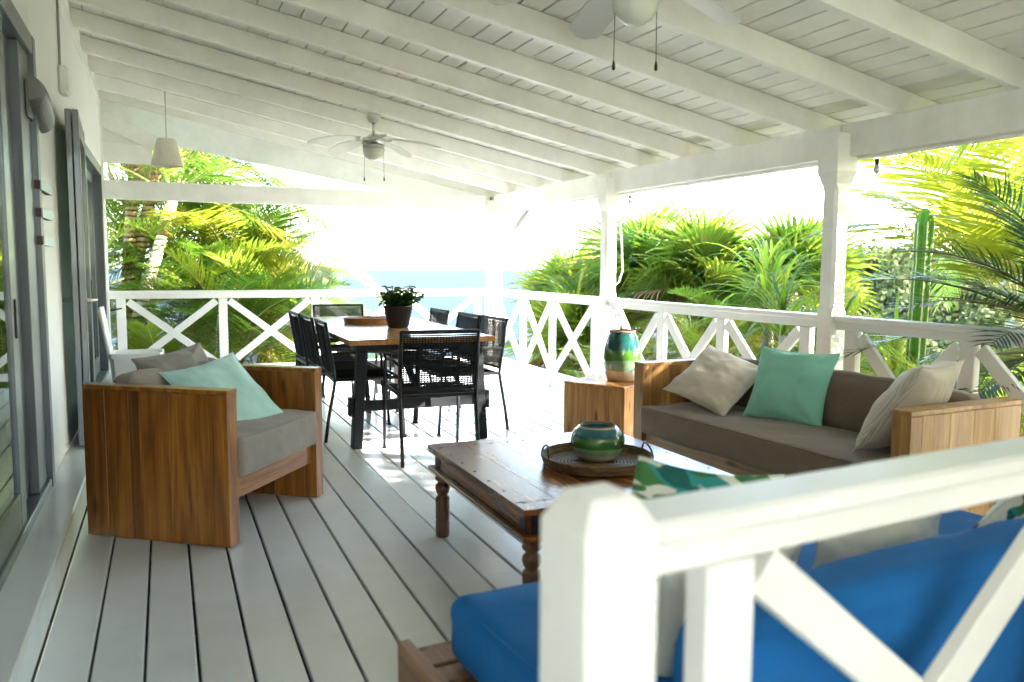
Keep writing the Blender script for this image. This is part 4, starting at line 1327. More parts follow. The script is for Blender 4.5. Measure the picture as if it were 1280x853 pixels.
spots = [((1.645, 5.27), -4, 'black woven chair nearest the camera, its back to us, at the near table end'),
         ((1.355, 6.15), -92, 'nearest of the three black chairs along the left side of the table'),
         ((1.34, 6.71), -90, 'middle one of the three black chairs along the left side of the table'),
         ((1.32, 7.26), -89, 'farthest of the three black chairs along the left side of the table'),
         ((2.165, 6.12), 92, 'nearest of the three black chairs along the right side of the table'),
         ((2.14, 6.66), 90, 'middle one of the three black chairs along the right side of the table'),
         ((2.11, 7.38), 90, 'farthest of the three black chairs along the right side of the table'),
         ((1.67, 8.28), 180, 'black woven chair at the far head of the table, facing us')]
for i, (p, a, lab) in enumerate(spots):
    o = chair_root if i == 0 else copy_tree(chair_root, None, idx)
    o.location = (p[0], p[1], 0); o.rotation_euler = (0, 0, rad(a)); o['label'] = lab

# on the dining table: herb pot and wooden tray
pt = empty('potted_herb', (1.77, 6.55, TT), 0, 'green leafy herb in a dark ribbed pot on the dining table', 'potted plant')
mb = MB(); vs = []; fs = []
NP = 64
prof = [(0.080, 0.0), (0.088, 0.01), (0.118, 0.165), (0.127, 0.168), (0.127, 0.182), (0.119, 0.182), (0.112, 0.16)]
for r, z in prof:
    for k in range(NP):
        a = 2 * math.pi * k / NP
        rr = r * (1 + (0.012 * math.sin(k * math.pi / 2) if 0.005 < z < 0.166 else 0))
        vs.append((rr * math.cos(a), rr * math.sin(a) * 0.8, z))
for i in range(len(prof) - 1):
    for k in range(NP):
        k2 = (k + 1) % NP
        fs.append((i * NP + k, i * NP + k2, (i + 1) * NP + k2, (i + 1) * NP + k))
mb.add(vs, fs).build('pot', M['pot'], pt, True)
MB().lathe([(0.0, 0.158), (0.112, 0.155)], (0, 0, 0), 24).build('soil', M['soil'], pt, True).scale = (1, 0.8, 1)
rs = random.Random(8)
mb = MB(); st = MB()
def leaf_blade(mb, p, d, L, w, up=(0, 0, 1), fold=0.25, curl=0.3):
    p = Vector(p); d = Vector(d).normalized()
    s = d.cross(Vector(up))
    if s.length < 1e-3: s = Vector((1, 0, 0))
    s.normalize(); u = s.cross(d)
    pts = [(0, 0.0, 0), (0.28, 0.85, 1), (0.6, 0.95, 1), (0.85, 0.5, 1), (1.0, 0, 0)]
    vs = [tuple(p)]
    mids = []
    for t, ww, _ in pts[1:-1]:
        c = p + d * L * t - u * L * curl * t * t
        vs += [tuple(c + s * w * ww / 2 + u * w * fold * ww), tuple(c), tuple(c - s * w * ww / 2 + u * w * fold * ww)]
    c = p + d * L - u * L * curl
    vs.append(tuple(c))
    fs = [(0, 1, 2), (0, 2, 3), (1, 4, 5, 2), (2, 5, 6, 3), (4, 7, 8, 5), (5, 8, 9, 6), (7, 10, 8), (8, 10, 9)]
    mb.add(vs, fs)
for i in range(60):
    a = rs.uniform(0, 2 * math.pi); r = rs.uniform(0.0, 0.09)
    base = Vector((r * math.cos(a), r * math.sin(a) * 0.8, 0.15))
    lean = Vector((math.cos(a) * rs.uniform(0.0, 0.9) + 0.12, math.sin(a) * rs.uniform(0.0, 0.8), 1.0)).normalized()
    H_ = rs.uniform(0.10, 0.24)
    pts = [base + lean * H_ * t + Vector((0, 0, -0.03 * t * t)) for t in (0, 0.5, 1)]
    st.tube(pts, 0.0022, 4, False)
    for k in range(9):
        t = 0.35 + 0.65 * k / 8
        q = base + lean * H_ * t + Vector((0, 0, -0.03 * t * t))
        b = rs.uniform(0, 2 * math.pi)
        L = rs.uniform(0.040, 0.070)
        leaf_blade(mb, q, (math.cos(b), math.sin(b), rs.uniform(-0.25, 0.55)), L, L * 0.72)
mb.build('foliage', M['basil'], pt); st.build('stems', M['basil'], pt)
tr = empty('wooden_tray', (1.66, 7.10, TT), 0, 'oval wooden tray with low rim beside the herb pot on the dining table', 'tray')
mb = MB()
vs = []; fs = []
N = 48
for (rr, zz) in ((0.200, 0.0), (0.208, 0.055), (0.196, 0.055), (0.190, 0.008), (0.0, 0.008)):
    for k in range(N):
        a = 2 * math.pi * k / N
        vs.append((rr * 1.12 * math.cos(a), rr * 0.85 * math.sin(a), zz))
for i in range(4):
    for k in range(N):
        k2 = (k + 1) % N
        fs.append((i * N + k, i * N + k2, (i + 1) * N + k2, (i + 1) * N + k))
mb.add(vs, fs).build('tray_body', M['tray_wood'], tr)

# ------------------------------------------------------------------ blue lounge in the right foreground
lo = empty('lounge', (0.66, 1.005, -0.012), rad(5.0), 'blue cushioned wooden lounge behind the blurred railing in the foreground', 'lounge')
board('side_board', (0.020, 0.56, 0.17), (0.036, 1.12, 0.20), M['lounge_wood'], lo, bev=0.003)
board('side_board', (2.18, 0.56, 0.17), (0.036, 1.12, 0.20), M['lounge_wood'], lo, bev=0.003)
board('front_board', (1.10, 1.10, 0.165), (2.12, 0.032, 0.15), M['lounge_wood'], lo, bev=0.003)
board('back_board', (1.10, 0.02, 0.19), (2.12, 0.032, 0.20), M['lounge_wood'], lo, bev=0.003)
for i in range(10):
    board('slat', (1.10, 0.10 + i * 0.105, 0.232), (2.12, 0.085, 0.02), M['lounge_wood'], lo)
for (a, b) in ((0.05, 0.05), (0.05, 1.06), (2.15, 0.05), (2.15, 1.06)):
    board('leg', (a + (0.032 if a < 1 else -0.032), b, 0.10), (0.05, 0.05, 0.20), M['lounge_wood'], lo)
cushion_box((2.02, 0.86, 0.175), 0.040, 0.022, 0.012, 44, 21, 3.5).build('seat_cushion', M['blue'], lo, True, (1.115, 0.575, 0.338))
piping((2.02, 0.86, 0.175), 0.040, [c for c in lo.children if c.name.startswith('seat_cushion')][0], M['blue'])
cushion_box((1.93, 0.19, 0.50), 0.07, 0.025, 0.012, 44, 31, 3.5).build('back_cushion', M['blue'], lo, True, (1.175, 0.150, 0.435), (rad(4), 0, 0))
piping((1.93, 0.19, 0.50), 0.07, [c for c in lo.children if c.name.startswith('back_cushion')][0], M['blue'])
pillow('pillow', (1.175, 1.645, 0.60), 0.45, 0.45, 0.13, (0.97, 0.03, -0.20), (0.2, -0.22, 0.95), M['tropical'], 6, 'tropical leaf print pillow peeking over the blurred railing')
pillow('pillow', (1.60, 1.47, 0.485), 0.46, 0.42, 0.12, (0.99, 0.09, 0.02), (0.0, -0.22, 0.95), M['whitepillow'], 7, 'plain white pillow lying on the blue lounge under the railing')
pillow('pillow', (1.13, 1.43, 0.50), 0.42, 0.38, 0.11, (0.99, 0.09, 0.03), (0.0, -0.2, 0.95), M['whitepillow'], 12, 'white pillow glimpsed in the gap beside the blurred railing post')
pillow('pillow', (2.28, 1.56, 0.50), 0.44, 0.44, 0.12, (0.86, 0.09, 0.42), (-0.4, -0.25, 0.85), M['tropical'], 9, 'leaf print pillow at the far right end of the blue lounge')

# ------------------------------------------------------------------ white storage box behind the armchair
bx = empty('storage_box', (-0.27, 8.6, 0), 0, 'white plastic storage box with its lid open beyond the armchair', 'storage box')
vs = []; fs = []
prof = [(0.20, 0.16, 0.0), (0.225, 0.185, 0.40), (0.245, 0.205, 0.402), (0.245, 0.205, 0.45), (0.228, 0.188, 0.452), (0.215, 0.175, 0.30), (0.19, 0.15, 0.02)]
for hx, hy, z in prof:
    c = 0.035
    vs += [(hx, -hy + c, z), (hx, hy - c, z), (hx - c, hy, z), (-hx + c, hy, z), (-hx, hy - c, z), (-hx, -hy + c, z), (-hx + c, -hy, z), (hx - c, -hy, z)]
for i in range(len(prof) - 1):
    for k in range(8):
        k2 = (k + 1) % 8
        fs.append((i * 8 + k, i * 8 + k2, (i + 1) * 8 + k2, (i + 1) * 8 + k))
fs.append(tuple(range(48, 56)))
MB().add(vs, fs).build('tub', M['plastic'], bx)
MB().box((0, 0, 0), (0.035, 0.40, 0.44), None, 0.012).build('lid', M['plastic'], bx, False, (-0.262, 0.0, 0.665), (0, rad(-9), 0))
MB().tube([(-0.22, 0.12, 0.84), (-0.12, 0.14, 0.86)], 0.008, 6).build('latch', M['iron'], bx)

# ------------------------------------------------------------------ vegetation
def frond_mesh(name, L, n, ll, w, rise, bend, mat, rmat, seed, vee=0.25, droop=0.55, twist=0.0, sweep=0.62, petiole=0.18, taper=0.35):
    # rachis leaves the origin along +X tilted up by 'rise' and bends over by 'bend'
    rs = random.Random(seed)
    NS = 22; pts = []; p = Vector((0, 0, 0)); dirs = []
    for i in range(NS + 1):
        t = i / NS
        a = rise - bend * t ** 1.25
        d = Vector((math.cos(a), 0.10 * twist * math.sin(t * 2), math.sin(a)))
        pts.append(p.copy()); dirs.append(d)
        p = p + d * (L / NS)
    lf = MB(); rb = MB()
    rb.tube(pts, [0.014 * (1 - 0.85 * i / NS) * (L / 2.0) ** 0.5 for i in range(NS + 1)], 5, False)
    for k in range(n):
        t = petiole + (1 - petiole) * (k + 0.3) / n
        f = t * NS; i = min(NS - 1, int(f)); fr_ = f - i
        q = pts[i].lerp(pts[i + 1], fr_); d = dirs[i].lerp(dirs[i + 1], fr_).normalized()
        side = Vector((0, 1, 0)); nrm = side.cross(d) * -1
        nrm = d.cross(side)
        if nrm.z < 0: nrm = -nrm
        s = (t - petiole) / (1 - petiole)
        el = ll * (0.55 + 0.9 * math.sin(math.pi * min(1, s * 0.85 + 0.12))) * (1 - taper * s ** 3) * rs.uniform(0.88, 1.08)
        for sg in (-1, 1):
            if rs.random() < 0.03: continue
            out = (side * sg * math.cos(sweep * (0.8 + 0.5 * s)) + d * math.sin(sweep * (0.8 + 0.5 * s)) + nrm * (vee + rs.uniform(-0.12, 0.12)))
            out.normalize()
            dd = droop * rs.uniform(0.6, 1.4)
            nseg = 4
            c = q.copy(); dr = out.copy(); vs = []
            across = dr.cross(nrm)
            across = d - dr * d.dot(dr)
            across.normalize()
            for j in range(nseg + 1):
                u = j / nseg
                ww = w * (0.55 + 0.9 * u) if u < 0.35 else w * (1.0 - ((u - 0.35) / 0.65) ** 1.6)
                ww = max(ww, 0.0006)
                dip = nrm * ww * 0.22
                vs += [tuple(c + across * ww / 2 + dip), tuple(c - across * ww / 2 + dip * 0.0)]
                dr = (dr + Vector((0, 0, -1)) * dd * (0.18 + 0.5 * u) * 0.55).normalized()
                c = c + dr * (el / nseg)
            fs = [(2 * j, 2 * j + 2, 2 * j + 3, 2 * j + 1) for j in range(nseg)]
            lf.add(vs, fs, 0)
    o = len(lf.v)
    lf.v += rb.v; lf.f += [tuple(i + o for i in f) for f in rb.f]; lf.m += [1] * len(rb.f)
    return lf.mesh(name, [mat, rmat])

def fan_mesh(name, rad_, nseg, spread, pet, mat, rmat, seed, droop=0.25, split=0.55):
    rs = random.Random(seed)
    lf = MB()
    # petiole along +X from the origin, then the blade
    hub = Vector((pet, 0, 0.0))
    pts = [Vector((0, 0, 0)), Vector((pet * 0.5, 0, 0.03)), hub]
    for k in range(nseg):
        a0 = -spread + 2 * spread * k / nseg; a1 = -spread + 2 * spread * (k + 1) / nseg
        am = (a0 + a1) / 2
        L = rad_ * (0.78 + 0.22 * math.cos(am * 0.6)) * rs.uniform(0.92, 1.05)
        def pp(a, r, z): return (hub.x + r * math.cos(a), r * math.sin(a), z)
        cup = 0.16
        rows = []
        for j, rr in enumerate((0.03, 0.28, split, 0.80, 1.0)):
            r = rr * L
            zz = cup * r - droop * L * max(0, rr - 0.45) ** 1.7 * 2.0 * rs.uniform(0.8, 1.3)
            if rr <= split: h = (a1 - a0) / 2
            else: h = (a1 - a0) / 2 * (1 - (rr - split) / (1 - split)) * split / rr + 0.0008
            fold = r * (a1 - a0) * 0.30
            rows.append([pp(am - h, r, zz), pp(am, r, zz + (fold if rr <= split else fold * 0.4)), pp(am + h, r, zz)])
        vs = [v for row in rows for v in row]
        fs = []
        for j in range(4):
            b = j * 3
            fs += [(b, b + 3, b + 4, b + 1), (b + 1, b + 4, b + 5, b + 2)]
        lf.add(vs, fs)
    rb = MB(); rb.tube(pts, [0.012, 0.009, 0.007], 5, False)
    o = len(lf.v)
    lf.v += rb.v; lf.f += [tuple(i + o for i in f) for f in rb.f]; lf.m += [1] * len(rb.f)
    return lf.mesh(name, [mat, rmat])

def strap_mesh(name, L, w, rise, bend, mat, seed):
    rs = random.Random(seed); mb = MB(); vs = []
    p = Vector((0, 0, 0)); NS = 9
    for i in range(NS + 1):
        t = i / NS; a = rise - bend * t ** 1.5
        d = Vector((math.cos(a), 0, math.sin(a)))
        n_ = Vector((-math.sin(a), 0, math.cos(a)))
        ww = w * (0.6 + 1.1 * t if t < 0.35 else 1.0 - ((t - 0.35) / 0.65) ** 2 * 0.98)
        vs += [tuple(p + Vector((0, ww / 2, 0)) + n_ * ww * 0.2), tuple(p), tuple(p - Vector((0, ww / 2, 0)) + n_ * ww * 0.2)]
        p = p + d * (L / NS)
    fs = []
    for i in range(NS):
        b = i * 3
        fs += [(b, b + 3, b + 4, b + 1), (b + 1, b + 4, b + 5, b + 2)]
    return mb.add(vs, fs).mesh(name, mat)

FR = {}
def fronds(key, **kw):
    FR[key] = [frond_mesh('frond', seed=100 + i + hash_(key), **{k: (v[i % len(v)] if isinstance(v, list) else v) for k, v in kw.items()}) for i in range(4)]
def hash_(s): return sum(ord(c) * (i + 3) for i, c in enumerate(s)) % 997
G, Y, DK = M['palm_green'], M['palm_yellow'], M['palm_dark']
fronds('areca', L=[1.9, 1.7, 2.0, 1.6], n=44, ll=0.42, w=0.026, rise=0.0, bend=[1.25, 1.0, 1.5, 0.8], mat=[G, G, G, Y], rmat=M['rachis'], vee=0.35, droop=0.35)
fronds('areca_y', L=[1.8, 1.6, 1.9, 1.5], n=42, ll=0.40, w=0.026, rise=0.0, bend=[1.2, 1.0, 1.4, 0.9], mat=Y, rmat=M['rachis'], vee=0.35, droop=0.4)
fronds('coco', L=[2.7, 2.4, 2.9, 2.5], n=52, ll=0.62, w=0.038, rise=0.0, bend=[1.35, 1.1, 1.6, 1.2], mat=[Y, Y, G, Y], rmat=M['rachis'], vee=0.05, droop=0.75, sweep=0.5)
fronds('coco_g', L=[2.6, 2.4, 2.8, 2.2], n=54, ll=0.55, w=0.030, rise=0.0, bend=[1.5, 1.2, 1.8, 1.3], mat=[G, G, Y, G], rmat=M['rachis'], vee=0.1, droop=0.6, sweep=0.5)
fronds('dark', L=[1.35, 1.15, 1.25, 1.0], n=44, ll=0.26, w=0.015, rise=0.0, bend=[0.9, 0.7, 1.1, 0.8], mat=DK, rmat=M['rachis_dark'], vee=0.15, droop=0.25, sweep=0.6)
fronds('dead', L=[1.5, 1.3, 1.6, 1.2], n=34, ll=0.40, w=0.020, rise=0.0, bend=[0.9, 1.1, 0.7, 1.0], mat=M['deadleaf'], rmat=M['rachis_dark'], vee=0.0, droop=1.2)
FAN_DEAD = fan_mesh('fan_leaf', 0.6, 22, 1.6, 0.5, M['deadleaf'], M['rachis_dark'], 71, 0.9, 0.5)
FAN = [fan_mesh('fan_leaf', 0.72 + 0.1 * i, 30, 2.35, 0.55, M['fan_leaf'] if i != 2 else M['palm_green'], M['rachis'], 50 + i, 0.22 + 0.12 * i, 0.62 - 0.05 * i) for i in range(4)]
STR = [strap_mesh('strap_leaf', 0.95 + 0.15 * i, 0.045, 1.2, 1.2 + 0.35 * i, M['strap'] if i % 2 == 0 else M['palm_green'], i) for i in range(4)]

def palm(name, base, crown, trunk_r, key, nf, label, cat='palm tree', group=None, tm='trunk_pale', seed=1, emin=-0.25, emax=1.25, shaft=0.0, az0=0, azr=2 * math.pi, sc_=1.0, extra=None, bow=0.25):
    rs = random.Random(seed)
    t = empty(name, base, 0, label, cat, group)
    b = Vector((0, 0, -0.3)); c = Vector(crown) - Vector(base)
    side = Vector((c.x, c.y, 0))
    pts = []
    for i in range(9):
        u = i / 8
        p = b.lerp(c, u) + side * (-bow * math.sin(math.pi * u))
        pts.append(p)
    MB().tube(pts, [trunk_r * (1.25 - 0.35 * i / 8) for i in range(9)], 14).build('trunk', M[tm], t, True)
    if shaft > 0:
        d = (pts[-1] - pts[-2]).normalized()
        MB().tube([pts[-1] - d * 0.02, pts[-1] + d * shaft * 0.5, pts[-1] + d * shaft], [trunk_r * 1.02, trunk_r * 1.1, trunk_r * 0.55], 14).build('crownshaft', M['crownshaft'], t, True)
        c = pts[-1] + d * shaft * 0.9
    for i in range(nf):
        az = az0 + azr * ((i * 0.618034) % 1.0) + rs.uniform(-0.15, 0.15)
        el = emin + (emax - emin) * ((i + 0.5) / nf) ** 0.9
        me = rs.choice(FR[key])
        s = sc_ * rs.uniform(0.88, 1.1)
        inst('frond', me, t, c, (rs.uniform(-0.25, 0.25), -el, az), (s, s, s))
    for i in range(0 if shaft > 0 else 3):
        s = sc_ * rs.uniform(0.7, 1.0)
        inst('frond', rs.choice(FR['dead']), t, c - Vector((0, 0, 0.08)), (rs.uniform(-0.4, 0.4), rs.uniform(0.5, 1.3), rs.uniform(0, 6.28)), (s, s, s))['label'] = 'dry brown hanging frond'
    for (az, el, s, k) in (extra or []):
        inst('frond', FR[key][k], t, c, (0, -el, az), (s, s, s))
    return t

gp = 'palms growing outside the terrace'
# left group, seen past the house wall (+X = az 0, +Y = az 90)
palm('palm_tree', (-0.95, 12.4, ground_z(-0.95, 12.4)), (0.25, 13.4, 3.9), 0.085, 'coco_g', 13, 'tall palm with brown ringed trunk next to the house corner', group=gp, tm='trunk_brown', seed=2, bow=0.12)
palm('palm_tree', (-0.75, 12.9, ground_z(-0.75, 12.9)), (-0.25, 12.9, 3.6), 0.080, 'coco_g', 11, 'second brown ringed palm trunk close behind the first at the house corner', group=gp, tm='trunk_brown', seed=3, bow=0.1)
palm('palm_tree', (-1.25, 12.2, ground_z(-1.25, 12.2)), (0.0, 12.2, 1.70), 0.085, 'coco_g', 9, 'leaning pale palm trunk with an orange crownshaft left of the terrace', group=gp, tm='trunk_pale', seed=5, emin=-0.1, emax=1.35, shaft=0.55, bow=0.02,
     extra=[(0.0, 0.50, 1.0, 0), (-0.25, 1.05, 1.0, 2), (0.25, 0.35, 1.05, 1), (-0.05, 0.85, 1.0, 1), (0.1, 1.25, 1.0, 0)])
lab = ['bushy palm clump behind the left railing, tallest fronds left of centre', 'bushy palm clump behind the left railing beside the sea gap', 'yellowish palm clump low behind the left end of the far railing', 'green palm clump in the middle of the left greenery', 'small palm clump lowest in front of the sea behind the far railing',
       'palm clump far left, glimpsed beside the house wall']
cl = [((0.35, 12.6), 0.75, 'areca', 24), ((1.30, 12.3), 0.35, 'areca', 26), ((-0.15, 11.3), -0.6, 'areca_y', 20), ((0.75, 11.6), 0.15, 'areca', 24), ((1.75, 12.0), -0.75, 'areca', 22), ((-1.2, 12.2), 0.6, 'areca_y', 22),
      ((1.35, 13.4), 1.25, 'areca', 24), ((0.55, 13.9), 1.75, 'areca', 24), ((-0.45, 13.6), 1.3, 'areca_y', 24), ((-0.2, 15.0), 2.3, 'areca', 24), ((1.0, 12.9), 0.85, 'coco_g', 18)]
lab += ['tall palm clump with fronds bending down towards the sea gap', 'palm clump whose fronds rise over the far tie beam', 'yellow-green palm clump seen between the leaning trunk and the wall', 'highest palm clump at the back of the left greenery', 'broad-fronded palm clump in front of the sea gap']
for i, ((x_, y_), z_, key, nf) in enumerate(cl):
    gz = ground_z(x_, y_)
    palm('palm_clump', (x_, y_, gz), (x_ + 0.05, y_, z_), 0.045, key, nf, lab[i], 'palm clump', 'bushy palms beyond the far railing', 'trunk_brown', 20 + i, emin=-0.2, emax=1.4, sc_=0.92)

# right group: fan palms beyond the side railing
def fan_palm(base, crown, nf, label, seed, sc_=1.0, emin=-0.3, emax=1.55):
    rs = random.Random(seed)
    t = empty('fan_palm', base, 0, label, 'fan palm', 'fan palms beyond the side railing')
    c = Vector(crown) - Vector(base)
    MB().tube([Vector((0, 0, -0.3)), c * 0.5, c], [0.12, 0.10, 0.09], 12).build('trunk', M['trunk_brown'], t, True)
    for i in range(nf):
        az = 2 * math.pi * ((i * 0.618034) % 1.0) + rs.uniform(-0.2, 0.2)
        el = emin + (emax - emin) * ((i + 0.5) / nf) ** 0.75
        s = sc_ * rs.uniform(0.8, 1.12)
        inst('fan_leaf', rs.choice(FAN), t, c + Vector((0, 0, rs.uniform(-0.15, 0.1))), (rs.uniform(-1.1, 1.1), -el, az), (s, s, s))
    for i in range(5):
        s = sc_ * rs.uniform(0.7, 1.1)
        inst('fan_leaf', FAN_DEAD, t, c - Vector((0, 0, 0.1)), (rs.uniform(-0.8, 0.8), rs.uniform(-0.1, 1.2), rs.uniform(0, 6.28)), (s, s, s))['label'] = 'dry brown fan leaf'
    return t
fps = [((6.8, 13.2), 0.45, 'fan palm at the left of the green mass, in front of the sea'),
       ((7.2, 11.3), 0.95, 'fan palm directly behind the middle post'),
       ((7.4, 10.2), 0.85, 'fan palm with broad pleated leaves right of the middle post'),
       ((5.9, 11.2), -0.1, 'low fan palm behind the railing left of the tall vase'),
       ((8.6, 9.6), 0.75, 'fan palm leaning beside the gap with sky right of the middle post')]
for i, ((x_, y_), z_, lb) in enumerate(fps):
    fan_palm((x_, y_, ground_z(x_, y_)), (x_, y_, z_), 26, lb, 60 + i)

def strap_plant(base, crown, n, label, seed, cat='strap-leaf plant', sc_=1.0, name='strap_plant'):
    rs = random.Random(seed)
    t = empty(name, base, 0, label, cat, 'strap-leaf plants beyond the side railing')
    c = Vector(crown) - Vector(base)
    MB().tube([Vector((0, 0, -0.2)), c * 0.5 + Vector((0.05, 0, 0)), c], [0.06, 0.045, 0.04], 10).build('trunk', M['twig'], t, True)
    for i in range(n):
        az = 2 * math.pi * ((i * 0.618034) % 1.0)
        el = rs.uniform(-0.9, 0.5)
        s = sc_ * rs.uniform(0.7, 1.2)
        inst('leaf', rs.choice(STR), t, c, (0, -el, az), (s, s, s))
    return t
sps = [((6.6, 7.75), 0.85, 'strap-leaf plant with arching blades above the railing left of the sofa post', 1.0),
       ((6.2, 7.0), 0.55, 'yellow-green strap-leaf plant just left of the sofa post', 0.9),
       ((7.1, 6.3), 0.05, 'strap-leaf plant between the sofa post and the cactus', 1.0),
       ((7.4, 8.6), 0.95, 'strap-leaf plant among yellow leaves behind the railing', 0.85),
       ((6.2, 6.2), 0.1, 'low strap-leaf plant behind the cactus', 0.9),
       ((7.8, 5.2), 0.0, 'strap-leaf plant right of the cactus', 0.9)]
for i, ((x_, y_), z_, lb, s_) in enumerate(sps):
    strap_plant((x_, y_, ground_z(x_, y_)), (x_, y_, z_), 46, lb, 80 + i, sc_=s_)

gl = [((6.3, 8.4), -0.15, 'yellow-green grassy palm above the railing left of the sofa post'), ((7.0, 7.3), 0.05, 'grassy palm clump just left of the sofa post, tips at rail height'), ((5.9, 6.3), -0.55, 'low grassy palm clump behind the mint pillow'),
      ((6.6, 5.0), -0.45, 'grassy palm clump at the foot of the tall cactus'), ((5.8, 10.0), -0.7, 'low grassy palm clump behind the tall vase'), ((7.3, 9.4), 0.15, 'grassy palm clump between the middle post and the yellow shrub'), ((6.4, 12.2), -0.55, 'grassy palm clump by the sea left of the middle post'), ((5.7, 4.0), -0.75, 'grassy palm clump below the right railing')]
for i, ((x_, y_), z_, lb) in enumerate(gl):
    palm('palm_clump', (x_, y_, ground_z(x_, y_)), (x_ + 0.03, y_, z_), 0.04, 'areca_y' if i % 2 == 0 else 'areca', 22, lb, 'palm clump', 'grassy palms beyond the side railing', 'trunk_brown', 240 + i, emin=-0.1, emax=1.45, sc_=0.72)
# large arching palm at the upper right and its neighbours
palm('palm_tree', (8.7, 5.4, ground_z(8.7, 5.4)), (8.15, 5.7, 0.75), 0.13, 'coco', 9, 'large yellow-green palm whose frond arches over the cactus at the upper right', group=gp, tm='trunk_pale', seed=31, emin=0.75, emax=1.45, sc_=1.1, bow=0.02, az0=rad(-110), azr=rad(200),
     extra=[(rad(158), 0.95, 0.95, 0), (rad(170), 1.25, 1.05, 0), (rad(120), 1.15, 1.0, 1), (rad(185), 1.4, 1.15, 3), (rad(215), 1.2, 1.1, 1)])
palm('palm_tree', (11.0, 6.2, ground_z(11.0, 6.2)), (11.0, 6.2, 2.5), 0.15, 'coco', 16, 'yellow palm further back at the upper right under the roof edge', group=gp, tm='trunk_pale', seed=33, emin=-0.2, emax=1.35, sc_=1.1)
palm('palm_tree', (7.4, 2.6, ground_z(7.4, 2.6)), (7.3, 2.9, 2.6), 0.13, 'coco', 16, 'tall palm at the right edge with hanging yellow leaves', group=gp, tm='trunk_pale', seed=35, emin=-0.5, emax=1.3, sc_=1.0)
palm('palm_tree', (7.0, -0.6, ground_z(7.0, -0.6)), (6.9, -0.4, 2.9), 0.13, 'coco_g', 18, 'unseen palm added beyond the right railing to block sun', group=gp, tm='trunk_brown', seed=37, emin=-0.3, emax=1.3, sc_=1.1)  # unseen palms added to block sun from the right
palm('palm_tree', (9.0, -2.6, ground_z(9.0, -2.6)), (9.0, -2.4, 3.9), 0.14, 'coco_g', 18, 'second unseen palm added beyond the right railing to block sun', group=gp, tm='trunk_brown', seed=39, emin=-0.3, emax=1.3, sc_=1.2)
for i, (x_, y_, z_, lb) in enumerate([(6.1, 1.0, 2.9, 'dense unseen palm clump added to keep sun off the sofa'), (7.2, -0.4, 3.3, 'dense unseen palm clump added to block sun at the near right'), (5.6, -0.9, 2.6, 'dense unseen palm clump added to block sun close to the terrace')]):  # unseen clumps added as sun blockers for sofa and foreground
    gz = ground_z(x_, y_)
    palm('palm_clump', (x_, y_, gz), (x_, y_, z_ - 0.9), 0.06, 'areca', 30, lb, 'palm clump', 'palms added right of the terrace to block sun', 'trunk_brown', 140 + i, emin=-0.6, emax=1.45, sc_=1.0)
# dark feathery palm right by the railing
palm('small_palm', (4.75, 2.75, ground_z(4.75, 2.75)), (4.70, 2.82, 0.80), 0.035, 'dark', 22, 'dark green feathery palm close to the railing at the right edge', 'palm', None, 'trunk_brown', 41, emin=-0.15, emax=1.4, sc_=1.0,
     extra=[(rad(140), 0.35, 1.0, 0), (rad(165), -0.05, 0.95, 1), (rad(128), 0.7, 1.0, 0), (rad(150), 0.95, 1.05, 2), (rad(118), 0.25, 0.9, 3), (rad(170), 0.6, 1.0, 0), (rad(160), 1.2, 1.1, 1), (rad(150), 0.1, 0.9, 2)])

# cacti
def cactus(base, h, r, label, joints, seed, lean=(0, 0)):
    rs = random.Random(seed)
    t = empty('cactus', base, 0, label, 'cactus', 'column cacti beyond the side railing')
    vs = []; fs = []; NR = 6; seg = NR * 6; NS = 60
    for i in range(NS + 1):
        u = i / NS; z = u * h
        k = 1.0
        for j in joints:
            k -= 0.16 * math.exp(-((u - j) / 0.012) ** 2)
        if u > 0.965: k *= math.sqrt(max(0.02, 1 - ((u - 0.965) / 0.036) ** 2))
        for m_ in range(seg):
            a = 2 * math.pi * m_ / seg
            rr = r * k * (0.70 + 0.30 * abs(math.cos(a * NR / 2)) ** 0.9)
            vs.append((rr * math.cos(a) + lean[0] * u, rr * math.sin(a) + lean[1] * u, z))
    for i in range(NS):
        for m_ in range(seg):
            m2 = (m_ + 1) % seg
            fs.append((i * seg + m_, i * seg + m2, (i + 1) * seg + m2, (i + 1) * seg + m_))
    fs.append(tuple(NS * seg + m_ for m_ in range(seg)))
    MB().add(vs, fs).build('stem', M['cactus'], t, True)
    for m_ in range(NR):
        a = 2 * math.pi * m_ / NR
        pts = []
        for i in range(0, NS - 1, 2):
            u = i / NS; k = 1.0
            for j in joints: k -= 0.16 * math.exp(-((u - j) / 0.012) ** 2)
            pts.append((r * k * 1.003 * math.cos(a) + lean[0] * u, r * k * 1.003 * math.sin(a) + lean[1] * u, u * h))
        MB().tube(pts, 0.007, 5, False).build('rib_edge', M['cactus_rib'], t)
    return t
z0 = ground_z(6.5, 5.6)
cactus((6.5, 5.58, z0), 1.845 - z0, 0.080, 'tall green column cactus behind the railing right of the sofa post', [0.40, 0.58, 0.69, 0.86], 1, (0.05, -0.04))
z0 = ground_z(7.3, 4.95)
cactus((7.35, 4.98, z0), 1.30 - z0, 0.075, 'yellowish column cactus near the palm trunk at the right edge', [0.5, 0.75], 2)
z0 = ground_z(6.3, 4.9)
cactus((6.25, 4.72, z0), 0.30 - z0, 0.095, 'short column cactus seen under the handrail at the right', [0.6], 3)

